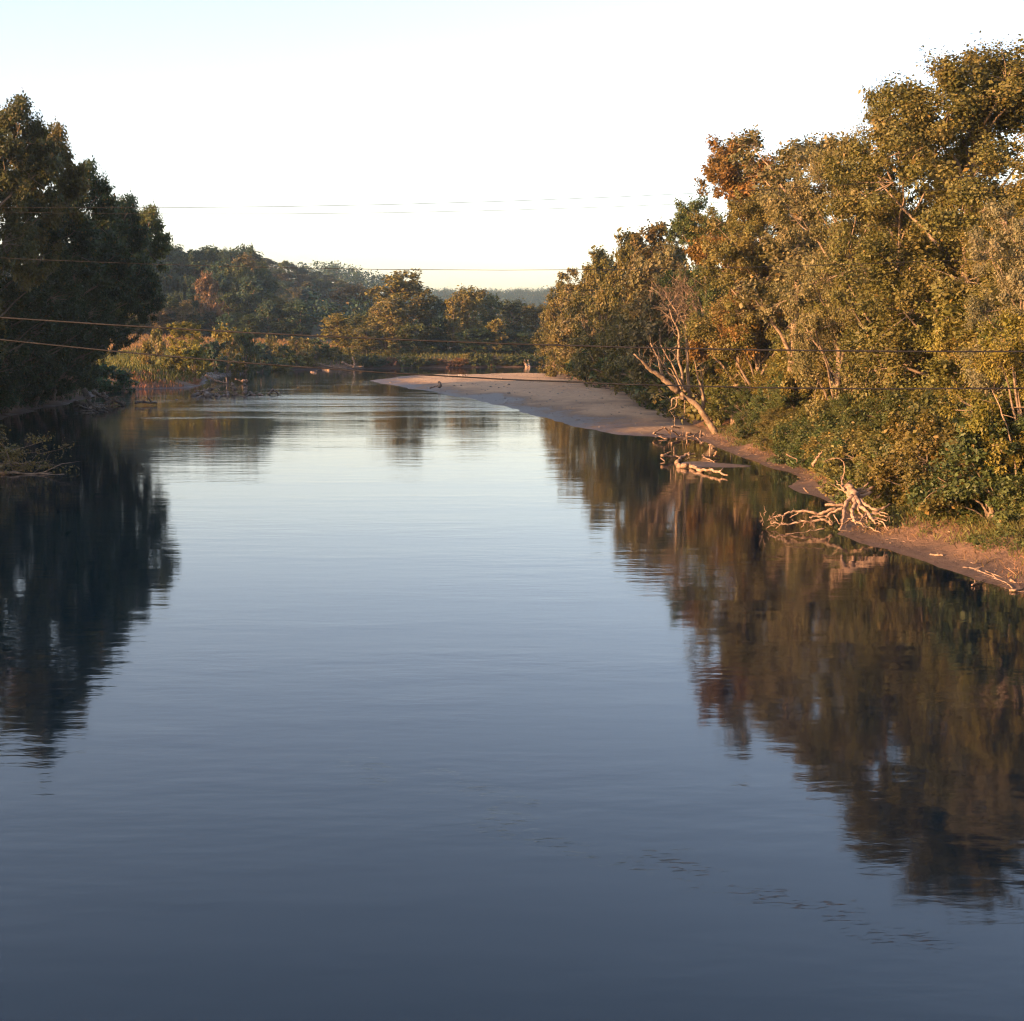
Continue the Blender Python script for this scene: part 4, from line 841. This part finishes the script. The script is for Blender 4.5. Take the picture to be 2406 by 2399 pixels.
pile(cm, [([(340, 578), (450, 535), (560, 495)], 46, 'slanting log at the left end of the midstream log jam', 2), ([(575, 600), (568, 540), (570, 475)], 66, 'stout dark stump in the midstream log jam', 3), ([(690, 580), (800, 582), (850, 560)], 36, 'pale low log in the midstream log jam', 2), ([(620, 555), (680, 560), (730, 575)], 32, 'short log right of the stout stump', 3),
    ([(880, 590), (870, 530), (862, 480)], 32, 'upright stub in the midstream log jam', 2), ([(700, 560), (740, 500), (720, 460)], 12, 'twiggy branch sticking up from the midstream jam', 6), ([(1000, 560), (960, 500), (905, 440)], 32, 'dark leaning log in the midstream jam', 1), ([(985, 480), (960, 430), (932, 385)], 40, 'thick dark post tilted left in the midstream jam', 0),
    ([(1138, 550), (1128, 470), (1116, 395)], 44, 'thick dark post standing right of the tilted post', 0), ([(1195, 525), (1240, 555), (1290, 575)], 42, 'pale broken log right of the dark posts', 1), ([(1335, 555), (1410, 575)], 28, 'small pale log past the dark posts', 1), ([(1490, 560), (1550, 488), (1650, 555)], 26, 'bent driftwood limb at the right end of the midstream jam', 2), ([(1640, 560), (1705, 508)], 12, 'branch tip beside the bent driftwood limb', 2)], 226, 6.44, M_DARKWOOD, 'jam_log', 'jam')
pile(cm, [([(530, 268), (650, 330), (790, 376), (855, 384)], 26, 'long sunlit log sloping into the water behind the midstream jam', 3), ([(1085, 352), (1165, 355)], 34, 'short sunlit log behind the dark posts', 2), ([(980, 325), (1060, 352), (1100, 375)], 12, 'sunlit branch left of the short sunlit log', 4), ([(860, 390), (852, 340), (845, 300)], 12, 'upright twig at the end of the long sunlit log', 2)], 280, 6.44, M_DRIFT, 'fallen_log', 'logs')
c7 = crop(700, 780, 3.22)
pile(c7, [([(140, 235), (250, 262), (370, 275)], 10, 'grey branch lying along the far left bank', 4), ([(330, 225), (400, 255), (500, 262)], 12, 'grey branch below the crooked sunlit tree', 5), ([(420, 270), (430, 230), (410, 190)], 12, 'upright snag at the far left waterline', 4), ([(190, 285), (240, 290)], 14, 'small sunlit log at the far left waterline', 1), ([(100, 302), (140, 312)], 10, 'floating branch off the far left bank', 3)], 404, 3.22, M_DRIFT, 'fallen_log', 'logs')
pile(c7, [([(1735, 268), (1722, 240), (1712, 212)], 16, 'left of two pale stumps at the far waterline', 0), ([(1752, 268), (1745, 240), (1740, 212)], 14, 'right of two pale stumps at the far waterline', 0), ([(860, 270), (875, 250), (900, 268)], 12, 'tangled root at the far waterline below the tallest far-bank tree', 5), ([(485, 165), (530, 180), (575, 215)], 14, 'reddish trunk leaning out under the low spreading far-bank tree', 1)], 432, 3.22, M_DRIFT, 'fallen_log', 'logs')

# snag, stones and birds on the sand bar
cs = crop(950, 840, 4.83)
sg = G(*cs(400, 335), .7)
pile(cs, [([(395, 340), (410, 310), (390, 278)], 26, 'dark knotted snag lying on the sandbar', 5), ([(290, 350), (340, 332), (400, 322)], 12, 'dark branch trailing left of the sandbar snag', 3)], sg[1], 4.83, M_DARKWOOD, 'snag', 'snag')
def stone(px, py, s, z, lab, mat=M_ROCK, cat='stone'):
    r = np.random.default_rng(int(px * 7 + py)); n = 9; V = []; Fc = []
    for i in range(5):
        ph = math.pi * i / 4 - math.pi / 2
        for j in range(n):
            a = 2 * math.pi * j / n; k = s * r.uniform(.8, 1.15); V.append((k * math.cos(ph) * math.cos(a), k * math.cos(ph) * math.sin(a) * .8, k * .65 * math.sin(ph)))
    for i in range(4):
        for j in range(n): Fc.append((i * n + j, i * n + (j + 1) % n, (i + 1) * n + (j + 1) % n, (i + 1) * n + j))
    q = G(px, py, z); tag(link('stone', mesh_np('stone', np.array(V), np.array(Fc), mat, True), None, (q[0], q[1], landz(q[0], q[1]) + s * .3)), lab, cat)
for (a, b), s, lab in [((565, 302), .22, 'dark stone right of the sandbar snag'), ((648, 303), .22, 'second dark stone right of the sandbar snag'), ((1183, 296), .35, 'dark lump near the tree end of the sandbar'), ((1183, 384), .28, 'dark stone toward the near edge of the sandbar'), ((980, 322), .2, 'small flat stone in the middle of the sandbar'), ((1070, 332), .18, 'small stone right of the middle sandbar stone'), ((710, 372), .16, 'little stone near the wet edge of the sandbar')]:
    stone(*cs(a, b), s, .75, lab)
stone(*cj(1460, 600), .5, 0, 'round dark stone standing in the water between the log jams'); stone(*cm(585, 628), .25, 0, 'small dark stone below the stout midstream stump')
stone(*cs(232, 552), .28, 0, 'dark stone breaking the riffle in mid river'); stone(*cs(40, 552), .22, 0, 'left dark stone breaking the riffle in mid river')
M_BIRD = wood_mat('feathers', (.45, .38, .32), (.62, .55, .48), 6); M_BIRD2 = wood_mat('dark_feathers', (.05, .045, .04), (.10, .09, .08), 6)
def bird(px, py, yaw, lab):
    q = G(px, py, .6); q[2] = landz(q[0], q[1])
    b = empty('wading_bird', q, lab, 'bird', 'birds standing on the sandbar'); b.rotation_euler[2] = yaw; b.scale = (1.15,) * 3
    T = Tubes(); T.add(bend([(-.30, 0, .30), (-.18, 0, .34), (0, 0, .36), (.15, 0, .38), (.22, 0, .50), (.23, 0, .60), (.29, 0, .63), (.37, 0, .615)], 3), np.interp(np.linspace(0, 1, 22), [0, .15, .35, .5, .62, .75, .87, 1], [.02, .08, .12, .11, .05, .035, .042, .008]), 8); link('body', T.mesh('body', M_BIRD), b)
    for sgn in (-1, 1):
        T = Tubes(); T.add([(.02, .05 * sgn, .28), (.0, .05 * sgn, .14), (.02, .05 * sgn, -.02)], [.016, .012, .012], 5); link('leg', T.mesh('leg', M_BIRD2), b)
        T = Tubes(); T.add(bend([(-.30, .07 * sgn, .32), (-.1, .11 * sgn, .38), (.12, .09 * sgn, .40)], 3), [.02, .05, .06, .06, .055, .04, .02][:7], 6); link('wing', T.mesh('wing', M_BIRD2), b)
for i, (a, yaw, lab) in enumerate([(460, .3, 'leftmost pale bird standing on the far edge of the sandbar'), (518, 2.9, 'second pale bird from the left on the sandbar'), (604, .2, 'third pale bird from the left on the sandbar'), (630, 1.2, 'fourth pale bird from the left on the sandbar'), (656, 2.6, 'fifth pale bird from the left on the sandbar'), (697, .5, 'rightmost pale bird standing on the sandbar')]):
    bird(*cs(a, 226), yaw, lab)

# drowned brush at the left edge
br = G(20, 1115); bx, by = float(br[0]), float(br[1])
db = empty('fallen_brush', (bx - 4, by + 1.0, -.05), 'fallen brushy treetop in the water at the left edge, twigs and yellowing leaves', 'brush'); do = np.array(db.location)
T = Tubes(); tips = []
for i in range(16):
    s = np.array([-3 + rng.normal(0, .8), rng.normal(0, .8), .2 + rng.uniform(0, .6)]); e = np.array([rng.uniform(1.5, 7.0), rng.normal(0, 1.4), rng.uniform(.1, 3.6)])
    e[2] *= 1 - .09 * max(0, e[0] - 2)
    p = bend([s, s * .66 + e * .34 + rng.normal(0, .4, 3) + np.array([0, 0, .5]), s * .3 + e * .7 + rng.normal(0, .35, 3), e], 5, .07); p[:, 2] = np.maximum(p[:, 2], .02); T.add(p, np.linspace(.07, .012, len(p)), 5, .1)
    for j in range(18):
        k = rng.integers(3, len(p)); dv = unit(rng.normal(size=3) + np.array([.3, 0, .1])) * rng.uniform(.3, 1.0); q = p[k] + dv; q[2] = max(q[2], .04); m1 = (p[k] + q) / 2 + rng.normal(0, .1, 3); m1[2] = max(m1[2], .03); T.add([p[k], m1, q], [.013, .009, .005], 3, cap=False)
        if p[k][2] > .6 or rng.uniform() < .2: tips.append(q)
link('branches', T.mesh('branches', M_BARK), db)
tips = np.array(tips); tips[:, 2] = np.maximum(tips[:, 2], .3)
o = link('foliage', leaf_mesh('brush_leaves', tips, np.full(len(tips), .42), unit(tips * np.array([.2, .2, 0]) + np.array([.2, 0, .6])), 6500, .15, rng, M_LEAF), db); o.color = (.11, .095, .03, 1)
log_at('fallen_log', 'pale bare trunk lying along the water under the fallen brush', [do + np.array([-2, -1.0, .5]), do + np.array([1.5, -1.2, .28]), do + np.array([5, -1.0, .12]), do + np.array([7.6, -.8, .05])], .16, .04, M_BARK, 'log', twig=12)

# ------------------------------------------------------------------ overhead wires and their poles
poles = {}
for side, x in (('left', -46.0), ('right', 52.0)):
    z = h1(x, 15.0); pe = empty('utility_pole', (x, 15.5, z - .3), 'wooden utility pole carrying the wires on the %s bank beside the bridge' % side, 'pole')
    T = Tubes(); T.add([(0, 0, 0), (0, 0, 7), (0, 0, 15)], [.17, .15, .11], 10); link('pole', T.mesh('pole', M_BARK), pe)
    for zz in (13.9, 12.6):
        T = Tubes(); T.add([(0, -1.5, zz - z), (0, 0, zz - z), (0, 1.5, zz - z)], .06, 6); link('crossarm', T.mesh('crossarm', M_BARK), pe)
for Y, rad, pts, lab in [(14.0, .0080, [(0, 746), (1200, 808), (2406, 826)], 'thick dark cable crossing in front of the far tree line'), (14.3, .0074, [(0, 798), (1200, 892), (2406, 912)], 'lowest pale cable crossing low over the sandbar'),
        (15.6, .0030, [(0, 606), (1000, 634), (2406, 604)], 'thin wire crossing the middle of the right-bank trees'), (16.2, .0023, [(0, 487), (850, 482), (2406, 405)], 'topmost thin wire crossing the sky'), (16.6, .0021, [(0, 498), (900, 500), (2406, 432)], 'second thin wire just under the topmost wire')]:
    q = np.array([P(a, b, Y) for a, b in pts]); cf = np.polyfit(q[:, 0], q[:, 2], 2)
    xx = np.linspace(-46, 52, 80); zz = np.polyval(cf, xx)
    ends = np.stack([xx, np.full(80, Y), zz], 1)
    T = Tubes(); T.add(ends - ends[0], rad, 6); tag(link('overhead_cable', T.mesh('overhead_cable', M_CABLE), None, ends[0]), lab, 'cable')

# ------------------------------------------------------------------ haze
hv = np.array([(a, b, c) for c in (-6, 112) for b in (-140, 3900) for a in (-4000, 4000)], float)
hf = np.array([(0, 2, 3, 1), (4, 5, 7, 6), (0, 1, 5, 4), (2, 6, 7, 3), (0, 4, 6, 2), (1, 3, 7, 5)])
m, ns, ls = nodes('haze_air'); pv = ns.new('ShaderNodeVolumePrincipled'); pv.inputs['Density'].default_value = .00009; pv.inputs['Color'].default_value = (.50, .74, 1.0, 1); pv.inputs['Anisotropy'].default_value = .2
oo = ns.new('ShaderNodeOutputMaterial'); ls.new(pv.outputs[0], oo.inputs['Volume'])
o = link('haze', mesh_np('haze', hv, hf, m)); o['kind'] = 'stuff'; tag(o, 'thin evening haze over the river valley', 'haze')
print('plants', nplants[0], 'tris', sum(len(me.polygons) for me in bpy.data.meshes))
